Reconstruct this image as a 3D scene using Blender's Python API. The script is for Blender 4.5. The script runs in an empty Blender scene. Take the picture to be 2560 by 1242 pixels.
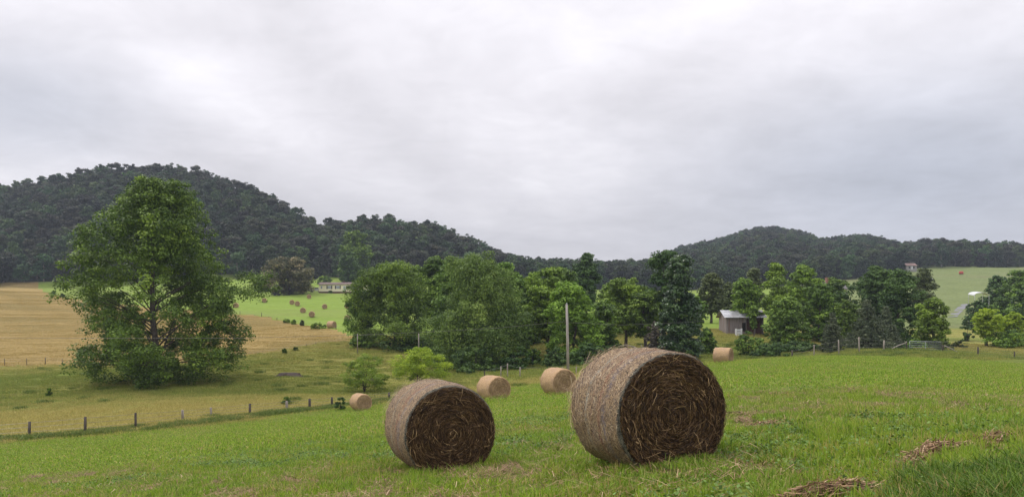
import bpy, math, random
import numpy as np
from mathutils import Vector

# ------------------------------------------------------------------ camera
S = bpy.context.scene
COL = S.collection
EYE = 1.6
F = 2000.0          # focal length in photo pixels (photo 2560 wide)
HY = 800.0          # horizon row
cam_d = bpy.data.cameras.new('camera'); cam = bpy.data.objects.new('camera', cam_d); COL.objects.link(cam)
cam.location = (0, 0, EYE); cam.rotation_euler = (math.radians(90), 0, 0)
cam_d.sensor_width = 36; cam_d.lens = 36*F/2560; cam_d.shift_y = (HY-621)/2560
cam_d.clip_start = 0.1; cam_d.clip_end = 6000
S.camera = cam
S.view_settings.view_transform = 'Standard'; S.view_settings.look = 'None'
S.view_settings.exposure = 0.08; S.view_settings.gamma = 1.0
S.view_settings.use_curve_mapping = False
S.cycles.max_bounces = 6; S.cycles.diffuse_bounces = 3; S.cycles.transmission_bounces = 3
S.cycles.volume_bounces = 0; S.cycles.use_denoising = True
S.cycles.transparent_max_bounces = 8

# ------------------------------------------------------------------ node helper
class NT:
    def __init__(s, tree): s.t = tree; s.n = tree.nodes; s.l = tree.links
    def node(s, typ, **kw):
        n = s.n.new(typ)
        for k, v in kw.items(): setattr(n, k, v)
        return n
    def put(s, sock, v):
        if isinstance(v, bpy.types.NodeSocket): s.l.new(v, sock)
        elif v is not None:
            if isinstance(v, tuple) and len(v) == 3 and sock.type == 'RGBA': v = (*v, 1)
            sock.default_value = v
    def math(s, op, a, b=None, c=None, clamp=False):
        n = s.node('ShaderNodeMath', operation=op); n.use_clamp = clamp
        s.put(n.inputs[0], a)
        if b is not None: s.put(n.inputs[1], b)
        if c is not None: s.put(n.inputs[2], c)
        return n.outputs[0]
    def vmath(s, op, a, b=None):
        n = s.node('ShaderNodeVectorMath', operation=op); s.put(n.inputs[0], a)
        if b is not None: s.put(n.inputs[1], b)
        return n.outputs['Value'] if op in ('DOT_PRODUCT', 'LENGTH') else n.outputs[0]
    def mix(s, f, a, b, blend='MIX'):
        n = s.node('ShaderNodeMix', data_type='RGBA', blend_type=blend)
        s.put(n.inputs[0], f); s.put(n.inputs[6], a); s.put(n.inputs[7], b)
        return n.outputs[2]
    def noise(s, vec, scale, detail=3, rough=.5, dist=0.0):
        n = s.node('ShaderNodeTexNoise'); s.put(n.inputs['Vector'], vec)
        n.inputs['Scale'].default_value = scale; n.inputs['Detail'].default_value = detail
        n.inputs['Roughness'].default_value = rough; n.inputs['Distortion'].default_value = dist
        return n.outputs[0]
    def ramp(s, f, lo, hi, a=0.0, b=1.0):
        n = s.node('ShaderNodeMapRange', interpolation_type='SMOOTHSTEP')
        s.put(n.inputs[0], f)
        for i, v in enumerate((lo, hi, a, b)): n.inputs[i+1].default_value = v
        return n.outputs[0]
    def scale(s, vec, sc):
        return s.vmath('MULTIPLY', vec, sc)

# ------------------------------------------------------------------ sky: overcast
SUN_EL, SUN_AZ = math.radians(50), math.radians(-62)   # azimuth from +Y towards +X
sun_dir = Vector((math.sin(SUN_AZ)*math.cos(SUN_EL), math.cos(SUN_AZ)*math.cos(SUN_EL), math.sin(SUN_EL)))
W = bpy.data.worlds.new('World'); S.world = W; W.use_nodes = True
W.node_tree.nodes.clear(); w = NT(W.node_tree)
out = w.node('ShaderNodeOutputWorld')
sky = w.node('ShaderNodeTexSky', sky_type='NISHITA'); sky.sun_disc = False
sky.sun_elevation = SUN_EL; sky.sun_rotation = SUN_AZ
bg1 = w.node('ShaderNodeBackground'); w.l.new(sky.outputs[0], bg1.inputs[0]); bg1.inputs[1].default_value = 0.08
tc = w.node('ShaderNodeTexCoord'); d = tc.outputs['Generated']
sep = w.node('ShaderNodeSeparateXYZ'); w.l.new(d, sep.inputs[0])
zc = w.math('MAXIMUM', sep.outputs[2], 0.0)
den = w.math('ADD', zc, 0.16)
cx = w.node('ShaderNodeCombineXYZ')
w.l.new(w.math('DIVIDE', sep.outputs[0], den), cx.inputs[0]); w.l.new(w.math('DIVIDE', sep.outputs[1], den), cx.inputs[1])
p1 = cx.outputs[0]
n1 = w.noise(w.scale(p1, (1, .8, 1)), 0.75, 5, .55, .4)
n2 = w.noise(w.vmath('ADD', p1, (7.3, 2.1, 0)), 2.1, 5, .6, .3)
n3 = w.noise(d, 5.5, 5, .55, .5)
n4 = w.noise(w.vmath('ADD', p1, (2.3, 9.1, 0)), 5.0, 6, .6, .5)
lum = w.math('ADD', w.math('MULTIPLY', w.math('SUBTRACT', n1, .5), .50), w.math('MULTIPLY', w.math('SUBTRACT', n2, .5), .28))
lum = w.math('ADD', lum, w.math('MULTIPLY', w.math('SUBTRACT', n3, .5), .22))
lum = w.math('ADD', lum, w.math('MULTIPLY', w.math('SUBTRACT', n4, .5), .22))
def blob(px, py, rx, ry, ang):
    c = Vector(((px-1280)/F, 1, (HY-py)/F)).normalized()
    up = Vector((0, 0, 1)); r = c.cross(up).normalized(); u2 = r.cross(c).normalized()
    a = math.radians(ang); A = r*math.cos(a)+u2*math.sin(a); B = -r*math.sin(a)+u2*math.cos(a)
    q = w.vmath('SUBTRACT', d, tuple(c))
    qa = w.math('MULTIPLY', w.vmath('DOT_PRODUCT', q, tuple(A)), F/rx)
    qb = w.math('MULTIPLY', w.vmath('DOT_PRODUCT', q, tuple(B)), F/ry)
    s2 = w.math('ADD', w.math('MULTIPLY', qa, qa), w.math('MULTIPLY', qb, qb))
    return w.math('EXPONENT', w.math('MULTIPLY', s2, -1.0))
wb = [(1330, 440, 330, 150, 0, .13), (520, 220, 330, 85, -32, .11), (90, 440, 260, 90, 0, .17), (760, 330, 200, 70, -25, .09),
      (1180, 110, 200, 110, 0, .02), (1750, 60, 300, 60, 15, .06), (1900, 160, 300, 45, 25, .07), (300, 60, 200, 60, 0, -.05),
      (860, 200, 330, 90, -38, -.11), (60, 250, 220, 100, 0, -.13), (2330, 420, 420, 200, -10, -.10), (1620, 250, 180, 70, 10, -.07),
      (700, 480, 260, 60, -20, -.05), (2400, 120, 300, 100, 10, .05)]
for (a, b, c_, e, g, k) in wb:
    lum = w.math('ADD', lum, w.math('MULTIPLY', blob(a, b, c_, e, g), k))
bluef = w.math('ADD', blob(2350, 440, 520, 220, 0), w.math('MULTIPLY', blob(40, 260, 250, 120, 0), .6), clamp=True)
# overcast sky is brighter towards the zenith
zen = w.math('ADD', w.math('MULTIPLY', zc, 1.9), 0.80)
val = w.math('MULTIPLY', w.math('ADD', lum, .935), zen)
val = w.math('MAXIMUM', val, .3)
tint = w.mix(bluef, (.712, .690, .722), (.625, .65, .735))
tint2 = w.mix(w.ramp(w.math('ADD', lum, .5), .5, .85), tint, (.748, .730, .755))
colr = w.vmath('SCALE', tint2); colr.node.inputs['Scale'].default_value = 1; w.l.new(val, colr.node.inputs['Scale'])
bg2 = w.node('ShaderNodeBackground'); w.l.new(colr, bg2.inputs[0]); bg2.inputs[1].default_value = 1.0
mx = w.node('ShaderNodeMixShader'); mx.inputs[0].default_value = .93
w.l.new(bg1.outputs[0], mx.inputs[1]); w.l.new(bg2.outputs[0], mx.inputs[2]); w.l.new(mx.outputs[0], out.inputs[0])

sd = bpy.data.lights.new('sun', 'SUN'); sd.energy = 1.5; sd.angle = math.radians(10); sd.color = (1, .95, .87)
so = bpy.data.objects.new('sun', sd); COL.objects.link(so)
so.rotation_euler = sun_dir.to_track_quat('Z', 'Y').to_euler()

# ------------------------------------------------------------------ object helpers
rng = np.random.default_rng(11)
def build_mesh(name, V, polys, mats, midx=None, smooth=True, attrs=None):
    me = bpy.data.meshes.new(name)
    V = np.asarray(V, dtype=np.float32)
    me.vertices.add(len(V)); me.vertices.foreach_set('co', V.ravel())
    li = np.concatenate([p.ravel() for p in polys]).astype(np.int32)
    tot = np.concatenate([np.full(len(p), p.shape[1]) for p in polys]).astype(np.int32)
    start = np.concatenate([[0], np.cumsum(tot)[:-1]]).astype(np.int32)
    me.loops.add(len(li)); me.loops.foreach_set('vertex_index', li)
    me.polygons.add(len(tot)); me.polygons.foreach_set('loop_start', start); me.polygons.foreach_set('loop_total', tot)
    for m in (mats if isinstance(mats, (list, tuple)) else [mats]): me.materials.append(m)
    if midx is not None: me.polygons.foreach_set('material_index', np.asarray(midx, dtype=np.int32))
    me.update(calc_edges=True)
    me.polygons.foreach_set('use_smooth', np.full(len(tot), smooth))
    for k, v in (attrs or {}).items():
        a = me.attributes.new(k, 'FLOAT', 'POINT'); a.data.foreach_set('value', np.asarray(v, dtype=np.float32))
    return me

class MB:
    """collects shapes into one mesh"""
    def __init__(s): s.V = []; s.P = {}; s.T = []; s.n = 0
    def add(s, V, polys, tint=0.5):
        V = np.asarray(V, dtype=np.float32).reshape(-1, 3)
        for p in polys:
            p = np.asarray(p); s.P.setdefault(p.shape[1], []).append(p+s.n)
        s.V.append(V); s.T.append(np.full(len(V), tint) if np.isscalar(tint) else np.asarray(tint)); s.n += len(V)
        return s
    def box(s, x0, x1, y0, y1, z0, z1, tint=.5):
        V = [(x, y, z) for z in (z0, z1) for y in (y0, y1) for x in (x0, x1)]
        return s.add(V, [np.array([(0, 2, 3, 1), (4, 5, 7, 6), (0, 1, 5, 4), (2, 6, 7, 3), (0, 4, 6, 2), (1, 3, 7, 5)])], tint)
    def prism(s, pts, vec, tint=.5):
        """extrude polygon pts (list of 3d) along vec"""
        n = len(pts); A = np.array(pts, float); B = A+np.array(vec)
        s.add(np.vstack([A, B]), [np.array([list(range(n))[::-1]]), np.array([[n+i for i in range(n)]]),
              np.array([(i, (i+1) % n, n+(i+1) % n, n+i) for i in range(n)])], tint)
        return s
    def tube(s, pts, rad, sides=6, tint=.5, cap=True):
        pts = np.asarray(pts, float); n = len(pts)
        rad = np.full(n, rad) if np.isscalar(rad) else np.asarray(rad, float)
        T = np.gradient(pts, axis=0); T /= np.linalg.norm(T, axis=1)[:, None]+1e-9
        ref = np.array([0, 0, 1.0]) if abs(T[:, 2]).mean() < .8 else np.array([1.0, 0, 0])
        A = np.cross(T, ref); A /= np.linalg.norm(A, axis=1)[:, None]+1e-9; B = np.cross(T, A)
        th = np.linspace(0, 2*math.pi, sides, endpoint=False)
        ring = pts[:, None]+rad[:, None, None]*(np.cos(th)[None, :, None]*A[:, None]+np.sin(th)[None, :, None]*B[:, None])
        i = np.arange(n-1)[:, None]*sides; j = np.arange(sides)[None]; k = (np.arange(sides)+1) % sides
        q = np.stack([i+j, i+k, i+sides+k, i+sides+j], -1).reshape(-1, 4)
        P = [q]
        if cap: P += [np.array([list(range(sides))[::-1]]), np.array([[(n-1)*sides+a for a in range(sides)]])]
        return s.add(ring.reshape(-1, 3), P, tint)
    def mesh(s, name, mats, smooth=True):
        return build_mesh(name, np.vstack(s.V), [np.vstack(v) for v in s.P.values()], mats, None, smooth, {'tint': np.concatenate(s.T)})
    def obj(s, name, mats, parent=None, smooth=False, loc=None):
        return link(name, s.mesh(name, mats, smooth), parent, loc)

def link(name, data, parent=None, loc=None):
    o = bpy.data.objects.new(name, data); COL.objects.link(o)
    if parent: o.parent = parent
    if loc is not None: o.location = loc
    return o
def thing(name, label, cat, loc=(0, 0, 0), rz=0, group=None):
    o = link(name, None, None, loc); o.rotation_euler = (0, 0, rz); o.empty_display_size = .3
    return tag(o, label, cat, group)
def tag(o, label, cat, group=None):
    o['label'] = label; o['category'] = cat
    if group: o['group'] = group
    return o
def dup(root, loc, rz, label, group=None, scale=None):
    r = root.copy(); COL.objects.link(r); r.location = loc; r.rotation_euler = (0, 0, rz); r['label'] = label
    if group: r['group'] = group
    if scale is not None: r.scale = scale
    for ch in root.children:
        c = ch.copy(); COL.objects.link(c); c.parent = r
    return r

# ------------------------------------------------------------------ materials
def newmat(name):
    m = bpy.data.materials.new(name); m.use_nodes = True; m.node_tree.nodes.clear(); return m, NT(m.node_tree)
def finish(t, col, rough=.8, bump=None, bdist=.02, bstr=.6, spec=.3, metal=0.0, trans=None):
    o = t.node('ShaderNodeOutputMaterial'); b = t.node('ShaderNodeBsdfPrincipled')
    t.put(b.inputs['Base Color'], col); t.put(b.inputs['Roughness'], rough); b.inputs['Specular IOR Level'].default_value = spec
    b.inputs['Metallic'].default_value = metal
    if bump is not None:
        bn = t.node('ShaderNodeBump'); bn.inputs['Strength'].default_value = bstr; bn.inputs['Distance'].default_value = bdist
        t.l.new(bump, bn.inputs['Height']); t.l.new(bn.outputs[0], b.inputs['Normal'])
    if trans:
        tr = t.node('ShaderNodeBsdfTranslucent'); t.put(tr.inputs[0], trans[1])
        m = t.node('ShaderNodeMixShader'); m.inputs[0].default_value = trans[0]
        t.l.new(b.outputs[0], m.inputs[1]); t.l.new(tr.outputs[0], m.inputs[2]); t.l.new(m.outputs[0], o.inputs[0])
    else: t.l.new(b.outputs[0], o.inputs[0])
def attr(t, name):
    a = t.node('ShaderNodeAttribute'); a.attribute_name = name; return a.outputs['Fac']
def leaf_mat(name, dark, light, third=None, trans=.12, rand=.12, rough=.55, spec=.25):
    m, t = newmat(name)
    col = t.mix(t.ramp(attr(t, 'tint'), .1, .9), dark, light)
    if third: col = t.mix(t.ramp(attr(t, 'tint'), .70, .92), col, third)
    oi = t.node('ShaderNodeObjectInfo')
    hv = t.node('ShaderNodeHueSaturation')
    t.put(hv.inputs['Hue'], t.math('ADD', t.math('MULTIPLY', t.math('SUBTRACT', oi.outputs['Random'], .5), rand*.12), .5))
    t.put(hv.inputs['Value'], t.math('ADD', t.math('MULTIPLY', t.math('FRACT', t.math('MULTIPLY', oi.outputs['Random'], 7.31)), rand*2), 1-rand))
    t.put(hv.inputs['Color'], col)
    col = hv.outputs[0]
    finish(t, col, rough, spec=spec, trans=(trans, t.mix(1.0, col, (1.1, 1.25, .6), 'MULTIPLY')))
    return m
def noisy(name, a, b, scale=(1, 1, 1), sc=5, rough=.8, bump=.3, bdist=.02, c=None, metal=0, spec=.3, lo=.35, hi=.65):
    m, t = newmat(name); tcn = t.node('ShaderNodeTexCoord'); v = t.scale(tcn.outputs['Object'], scale)
    n = t.noise(v, sc, 5, .6); col = t.mix(t.ramp(n, lo, hi), a, b)
    if c: col = t.mix(t.ramp(t.noise(v, sc*.23, 3, .6), .5, .7), col, c)
    finish(t, col, rough, n if bump else None, bdist, bump or 0, spec, metal)
    return m

# ------------------------------------------------------------------ terrain height field
cols = np.array([-1400, -600, 0, 320, 640, 960, 1280, 1600, 1920, 2240, 2560, 3300, 4200], float)
Dk = np.array([0, 4, 7, 10, 14, 20, 30, 45, 60, 75, 90, 110, 140, 180, 230, 300, 380, 460, 540], float)
Z = {
 -1400: [-1.6, -2.2, -2.8, -3.5, -4.4, -5.6, -7.5, -9.5, -10.3, -10.2, -10, -9.4, -8, -4, 3, 12, 15, 20, 27],
 -600: [-1.6, -2.1, -2.6, -3.1, -3.9, -5, -6.6, -8.4, -9.4, -9.4, -9.2, -9, -8.2, -4.5, 2.5, 12, 14, 20, 27],
 0: [-1.6, -1.95, -2.35, -2.8, -3.4, -4.3, -5.7, -7.6, -8.7, -8.7, -8.5, -8.2, -7.9, -4.5, 2, 11.8, 14.5, 22, 30],
 320: [-1.6, -1.95, -2.35, -2.75, -3.2, -3.9, -5.2, -7.0, -8.3, -8.3, -7.9, -7.6, -6.5, -3.5, .5, 8, 15, 22, 30],
 640: [-1.6, -1.85, -2.2, -2.5, -2.95, -3.5, -4.7, -6.4, -7.8, -7.9, -7.3, -6.1, -4.2, -1.6, 3.2, 10, 19.5, 28, 36],
 960: [-1.6, -1.8, -2.05, -2.3, -2.65, -3.1, -4.1, -5.4, -6.9, -8.0, -8.1, -5.8, -3, -.8, 3.3, 9.3, 18, 26, 34],
 1280: [-1.6, -1.75, -1.95, -2.15, -2.45, -2.75, -3.4, -4.35, -5.5, -6.5, -6.8, -6.2, -4, -.5, 3.5, 8, 14, 20, 26],
 1600: [-1.6, -1.65, -1.75, -1.85, -2.05, -2.35, -2.9, -3.6, -4.3, -4.8, -5.6, -5.5, -2.4, .3, 3, 7, 12, 17, 23],
 1920: [-1.6, -1.5, -1.6, -1.65, -1.75, -1.95, -2.3, -2.75, -3.15, -3.5, -4.8, -5.3, -2.3, .2, 2, 6, 12, 18, 26],
 2240: [-1.6, -1.4, -1.45, -1.5, -1.6, -1.8, -2.2, -2.7, -3.0, -3.3, -3.65, -4.0, -4.5, -4, -2, 4, 12, 24, 37],
 2560: [-1.6, -1.25, -1.3, -1.38, -1.6, -2.0, -2.6, -3.35, -3.9, -4.35, -4.8, -5.2, -4.9, -3.8, -1.8, 4, 14, 26, 37],
 3300: [-1.6, -1.1, -1.2, -1.4, -1.7, -2.2, -3, -4, -4.8, -5.3, -5.7, -6, -5.6, -4.5, -2, 4, 14, 26, 37],
 4200: [-1.6, -1.0, -1.2, -1.5, -1.8, -2.4, -3.3, -4.4, -5.3, -5.8, -6.2, -6.5, -6, -4.5, -2, 4, 14, 26, 37]}
ZT = np.array([Z[int(c)] for c in cols])
ug = np.arange(-1.5, 1.5001, .01); lg = np.linspace(0, math.log(541), 260); Dg = np.exp(lg)-1
tmp = np.array([np.interp(Dg, Dk, r) for r in ZT])
GT = np.array([np.interp(ug, (cols-1280)/F, tmp[:, j]) for j in range(len(Dg))]).T
def smooth(A, k, ax):
    ker = np.hanning(k+2)[1:-1]; ker /= ker.sum(); pad = k//2
    A = np.moveaxis(A, ax, 0); A = np.concatenate([np.repeat(A[:1], pad, 0), A, np.repeat(A[-1:], pad, 0)])
    out = sum(ker[i]*A[i:i+len(A)-2*pad] for i in range(k)); return np.moveaxis(out, 0, ax)
GT = smooth(smooth(GT, 21, 0), 7, 1)
silx = np.array([-1400, -400, 0, 60, 120, 200, 280, 340, 420, 500, 560, 620, 680, 740, 790, 860, 960, 1040, 1090, 1140, 1200, 1260, 1320, 1400, 1500, 1560, 1630, 1700, 1760, 1800, 1850, 1900, 1960, 2010, 2060, 2100, 2160, 2220, 2255, 2300, 2350, 2420, 2560, 3000, 4200.])
sily = np.array([520, 500, 462, 448, 436, 420, 410, 404, 408, 421, 438, 457, 484, 520, 545, 541, 537, 545, 552, 578, 604, 632, 651, 656, 658, 662, 652, 620, 606, 596, 580, 567, 570, 582, 597, 591, 587, 598, 612, 600, 598, 604, 611, 610, 600.])
rx_ = np.array([-1400, 0, 340, 800, 1000, 1150, 1300, 1500, 1700, 1930, 2200, 2560, 4200.])
rd_ = np.array([620, 600, 600, 560, 540, 560, 700, 1000, 1080, 1060, 820, 650, 640.])
ex_ = np.array([-1400, 0, 320, 640, 960, 1280, 1600, 1920, 2200, 2300, 2560, 4200.])
ed_ = np.array([400, 392, 392, 398, 400, 420, 450, 450, 480, 525, 532, 535.])
def De(px): return np.interp(px, ex_, ed_)
def Dr(px): return np.interp(px, rx_, rd_)
def table(u, D):
    fu = np.clip((u-ug[0])/.01, 0, len(ug)-1.001); fl = np.clip(np.log(np.clip(D, 0, 540)+1)/lg[-1]*(len(lg)-1), 0, len(lg)-1.001)
    i = fu.astype(int); j = fl.astype(int); a = fu-i; b = fl-j
    return (GT[i, j]*(1-a)+GT[i+1, j]*a)*(1-b)+(GT[i, j+1]*(1-a)+GT[i+1, j+1]*a)*b
def wob(X, Y):
    s = 0
    for (fx, fy, ph, am) in ((.11, .07, 1, .5), (-.07, .13, 2.4, .5), (.31, .23, .3, .25), (.19, -.37, 4, .25), (.8, .6, 2, .1), (-.7, .9, 5, .1)):
        s = s+am*np.sin(X*fx+Y*fy+ph)
    return s
def ground(X, Y):
    X = np.asarray(X, float); Y = np.asarray(Y, float)
    D = np.maximum(Y, .01); u = np.clip(X/np.maximum(D, 3.0), -1.49, 1.49); px = u*F+1280
    de = De(px); dr = Dr(px); ze = table(u, np.minimum(D, de))
    zr = (HY-np.interp(px, silx, sily))/F*dr-14.5
    t = np.clip((D-de)/(dr-de), 0, 1)
    z = ze+(zr-ze)*(t**.9*(1-t)+t*t*(1.35-.35*t))*1.0
    z = np.where(D > dr, zr-(D-dr)*.12, z)
    amp = np.interp(D, [3, 12, 50, 70, 88, 115, 140, 250], [.0, .04, .06, .12, .42, .42, .35, .5])
    return z+amp*wob(X, Y)+EYE
def at(px, D, dz=0.0):
    X = (px-1280)/F*D
    return (X, D, float(ground(np.array([X]), np.array([D]))[0])+dz)
def Dfor(px, py, d0, d1):
    Ds = np.linspace(d0, d1, 400); zz = ground((px-1280)/F*Ds, Ds); pp = HY-(zz-EYE)/Ds*F
    return float(Ds[np.argmin(np.abs(pp-py))])
def zpy(py, D): return EYE+(HY-py)/F*D

e1x = [-1400, 0, 320, 640, 860, 960, 1130, 1280, 1440, 1600, 1920, 2240, 2560, 4200]; e1d = [50, 53, 57, 63, 71, 75, 77, 77, 77, 79, 79, 92, 92, 92]
e2x = [-1400, 0, 200, 450, 570, 760, 890, 910]; e2d = [130, 132, 130, 118, 120, 131, 141, 150]
e3x = [-1400, -300, 0, 92, 115, 320, 640, 800, 900, 910, 1750, 2240, 2300, 4200]; e3d = [425, 425, 425, 425, 293, 268, 207, 170, 143, 146, 148, 190, 225, 235]
def E1(px): return np.interp(px, e1x, e1d)
def E2(px): return np.where(px < 905, np.interp(px, e2x, e2d), 1e9)
def E3(px): return np.interp(px, e3x, e3d)
def zone(X, Y):
    px = X/np.maximum(Y, .5)*F+1280
    jit = 1+.006*np.sin(X*.9)+.005*np.sin(X*2.3+Y)
    z = np.where(Y < E1(px)*jit, 0, np.where(Y < np.minimum(E2(px)*jit, E3(px)), 1, 2))
    z = np.where((Y > E3(px)*jit), 3, z)
    z = np.where((px > 2000) & (z == 3), 4, z)
    z = np.where(Y > De(px)+4, 5, z)
    return z
us = np.arange(-1.45, 1.4501, .0055); Dm = np.concatenate([np.linspace(.3, 3, 12), 3*np.exp(np.linspace(0, math.log(1500/3), 520))[1:]])
UU, DD = np.meshgrid(us, Dm); XX = UU*np.maximum(DD, 3); YY = DD
ZZ = ground(XX, YY)
Vt = np.stack([XX, YY, ZZ], -1).reshape(-1, 3)
nr, nc = XX.shape
ii, jj = np.meshgrid(np.arange(nr-1), np.arange(nc-1), indexing='ij')
Q = np.stack([ii*nc+jj, ii*nc+jj+1, (ii+1)*nc+jj+1, (ii+1)*nc+jj], -1).reshape(-1, 4)
cen = Vt[Q].mean(1); zq = zone(cen[:, 0], cen[:, 1])

def ground_mat(name, a, b, c, s1, s2, fine, bump=.5, bd=.05, stretch=(1, 1, 1), cth=(.52, .68), fb=.5):
    m, t = newmat(name); tcn = t.node('ShaderNodeTexCoord'); v = t.scale(tcn.outputs['Object'], stretch)
    big = t.noise(v, s1, 4, .6, .3); mid = t.noise(v, s2, 5, .65, .2); fn = t.noise(v, fine, 4, .7)
    col = t.mix(t.ramp(mid, .32, .68), a, b)
    col = t.mix(t.ramp(big, *cth), col, c)
    col = t.mix(1.0, col, t.mix(t.ramp(fn, .25, .75), (1-fb,)*3, (1+fb,)*3), 'MULTIPLY')
    finish(t, col, .95, t.math('ADD', fn, t.math('MULTIPLY', mid, 1.5)), bd, bump, .1)
    return m
MG = [ground_mat('mown_grass', (.10, .130, .022), (.145, .180, .030), (.18, .16, .06), .09, 1.1, 9, .5, .06, (.8, 1.4, 1)),
      ground_mat('rough_grass', (.20, .21, .045), (.26, .24, .07), (.15, .19, .036), .05, .55, 4, .6, .2, (.35, 1, 1), (.45, .62)),
      ground_mat('dry_grass', (.275, .200, .070), (.32, .235, .090), (.235, .180, .065), .03, .4, 3, .6, .2, (.7, 1, 1), (.5, .62), .35),
      ground_mat('hay_grass', (.165, .245, .036), (.200, .280, .046), (.185, .235, .05), .02, .3, 2, .4, .1, (.3, 1.6, 1), (.45, .65), .25),
      ground_mat('far_grass', (.145, .180, .062), (.170, .205, .075), (.18, .185, .085), .012, .12, 1.2, .4, .2, (.6, 1.2, 1), (.5, .65), .3),
      ground_mat('forest_floor', (.03, .045, .015), (.045, .05, .02), (.03, .035, .015), .05, .5, 2)]
NAMES = ['mown_field', 'rough_pasture', 'dry_meadow', 'hay_field', 'far_hillside_field', 'wooded_hills']
for k, nm in enumerate(NAMES):
    q = Q[zq == k]
    if not len(q): continue
    uq, inv = np.unique(q, return_inverse=True)
    me = build_mesh(nm, Vt[uq], [inv.reshape(-1, 4)], MG[k])
    o = link(nm, me); o['kind'] = 'structure'
gb = MB(); gy = np.array([-120, -60, -20, -5, .31]); gx = np.array([-160, -60, -20, -4.3, 4.3, 20, 60, 160])
gX, gY = np.meshgrid(gx, gy); gz = np.full(gX.shape, EYE-1.6-.03)
a_, b_ = np.meshgrid(np.arange(4), np.arange(7), indexing='ij')
gb.add(np.stack([gX, gY, gz], -1), [np.stack([a_*8+b_, a_*8+b_+1, (a_+1)*8+b_+1, (a_+1)*8+b_], -1).reshape(-1, 4)])
o = gb.obj('ground', MG[0]); o['kind'] = 'structure'

# ------------------------------------------------------------------ scattering with geometry nodes (for 'stuff' only)
def scatter(name, protos, pts, rz, sc, idx, tilt=None, szz=None):
    me = bpy.data.meshes.new(name); me.from_pydata([tuple(p) for p in pts], [], [])
    n = len(pts)
    a = me.attributes.new('rot', 'FLOAT_VECTOR', 'POINT'); R = np.zeros((n, 3), np.float32); R[:, 2] = rz
    if tilt is not None: R[:, :2] = tilt
    a.data.foreach_set('vector', R.ravel())
    a = me.attributes.new('siz', 'FLOAT_VECTOR', 'POINT'); sv = np.repeat(np.asarray(sc, np.float32)[:, None], 3, 1)
    if szz is not None: sv[:, 2] *= szz
    a.data.foreach_set('vector', sv.ravel().astype(np.float32))
    a = me.attributes.new('idx', 'INT', 'POINT'); a.data.foreach_set('value', np.asarray(idx, np.int32))
    o = link(name, me); o['kind'] = 'stuff'
    g = bpy.data.node_groups.new(name, 'GeometryNodeTree')
    g.interface.new_socket('Geometry', in_out='INPUT', socket_type='NodeSocketGeometry')
    g.interface.new_socket('Geometry', in_out='OUTPUT', socket_type='NodeSocketGeometry')
    N, L = g.nodes, g.links
    gi = N.new('NodeGroupInput'); go = N.new('NodeGroupOutput'); jn = N.new('GeometryNodeJoinGeometry')
    def na(nm, ty):
        x = N.new('GeometryNodeInputNamedAttribute'); x.data_type = ty; x.inputs['Name'].default_value = nm
        return x.outputs['Attribute']
    r_, s_, i_ = na('rot', 'FLOAT_VECTOR'), na('siz', 'FLOAT_VECTOR'), na('idx', 'INT')
    e2r = N.new('FunctionNodeEulerToRotation'); L.new(r_, e2r.inputs[0])
    for k, p in enumerate(protos):
        oi = N.new('GeometryNodeObjectInfo'); oi.inputs['Object'].default_value = p; oi.inputs['As Instance'].default_value = True
        oi.transform_space = 'ORIGINAL'
        cp = N.new('FunctionNodeCompare'); cp.data_type = 'INT'; cp.operation = 'EQUAL'
        ins = [x for x in cp.inputs if x.type == 'INT']
        L.new(i_, ins[0]); ins[1].default_value = k
        ip = N.new('GeometryNodeInstanceOnPoints')
        L.new(gi.outputs[0], ip.inputs['Points']); L.new(cp.outputs[0], ip.inputs['Selection'])
        L.new(oi.outputs['Geometry'], ip.inputs['Instance']); L.new(e2r.outputs[0], ip.inputs['Rotation']); L.new(s_, ip.inputs['Scale'])
        L.new(ip.outputs[0], jn.inputs[0])
    L.new(jn.outputs[0], go.inputs[0])
    md = o.modifiers.new('scatter', 'NODES'); md.node_group = g
    return o

# ------------------------------------------------------------------ grass
def blades(R, n, size, h, w_, lean=.5, tintf=None, curve=1.0, gauss=False):
    """n blades on a disc/square; returns V, quads, tint"""
    base = np.zeros((n, 3)); base[:, :2] = R.normal(0, size/2.6, (n, 2)) if gauss else R.uniform(-size/2, size/2, (n, 2))
    th = R.uniform(0, 2*math.pi, n); hh = h*R.uniform(.45, 1.15, n); ww = w_*R.uniform(.6, 1.3, n)
    la = R.uniform(0, 2*math.pi, n); lm = hh*np.abs(R.normal(0, lean, n))
    sd_ = np.stack([np.cos(th), np.sin(th), np.zeros(n)], -1)*ww[:, None]/2
    ld = np.stack([np.cos(la), np.sin(la), np.zeros(n)], -1)
    V = []
    for f, wf in ((0, 1), (.55, .8), (1, .12)):
        c = base+ld*(lm*f**1.7)[:, None]; c[:, 2] += hh*f*(1-.12*f*curve)
        V += [c-sd_*wf, c+sd_*wf]
    V = np.stack(V, 1); b = np.arange(n)[:, None]*6
    q = np.concatenate([b+np.array([0, 1, 3, 2]), b+np.array([2, 3, 5, 4])])
    t = np.repeat(tintf(R, n) if tintf else R.uniform(0, 1, n), 6)
    return V.reshape(-1, 3), q, t
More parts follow.
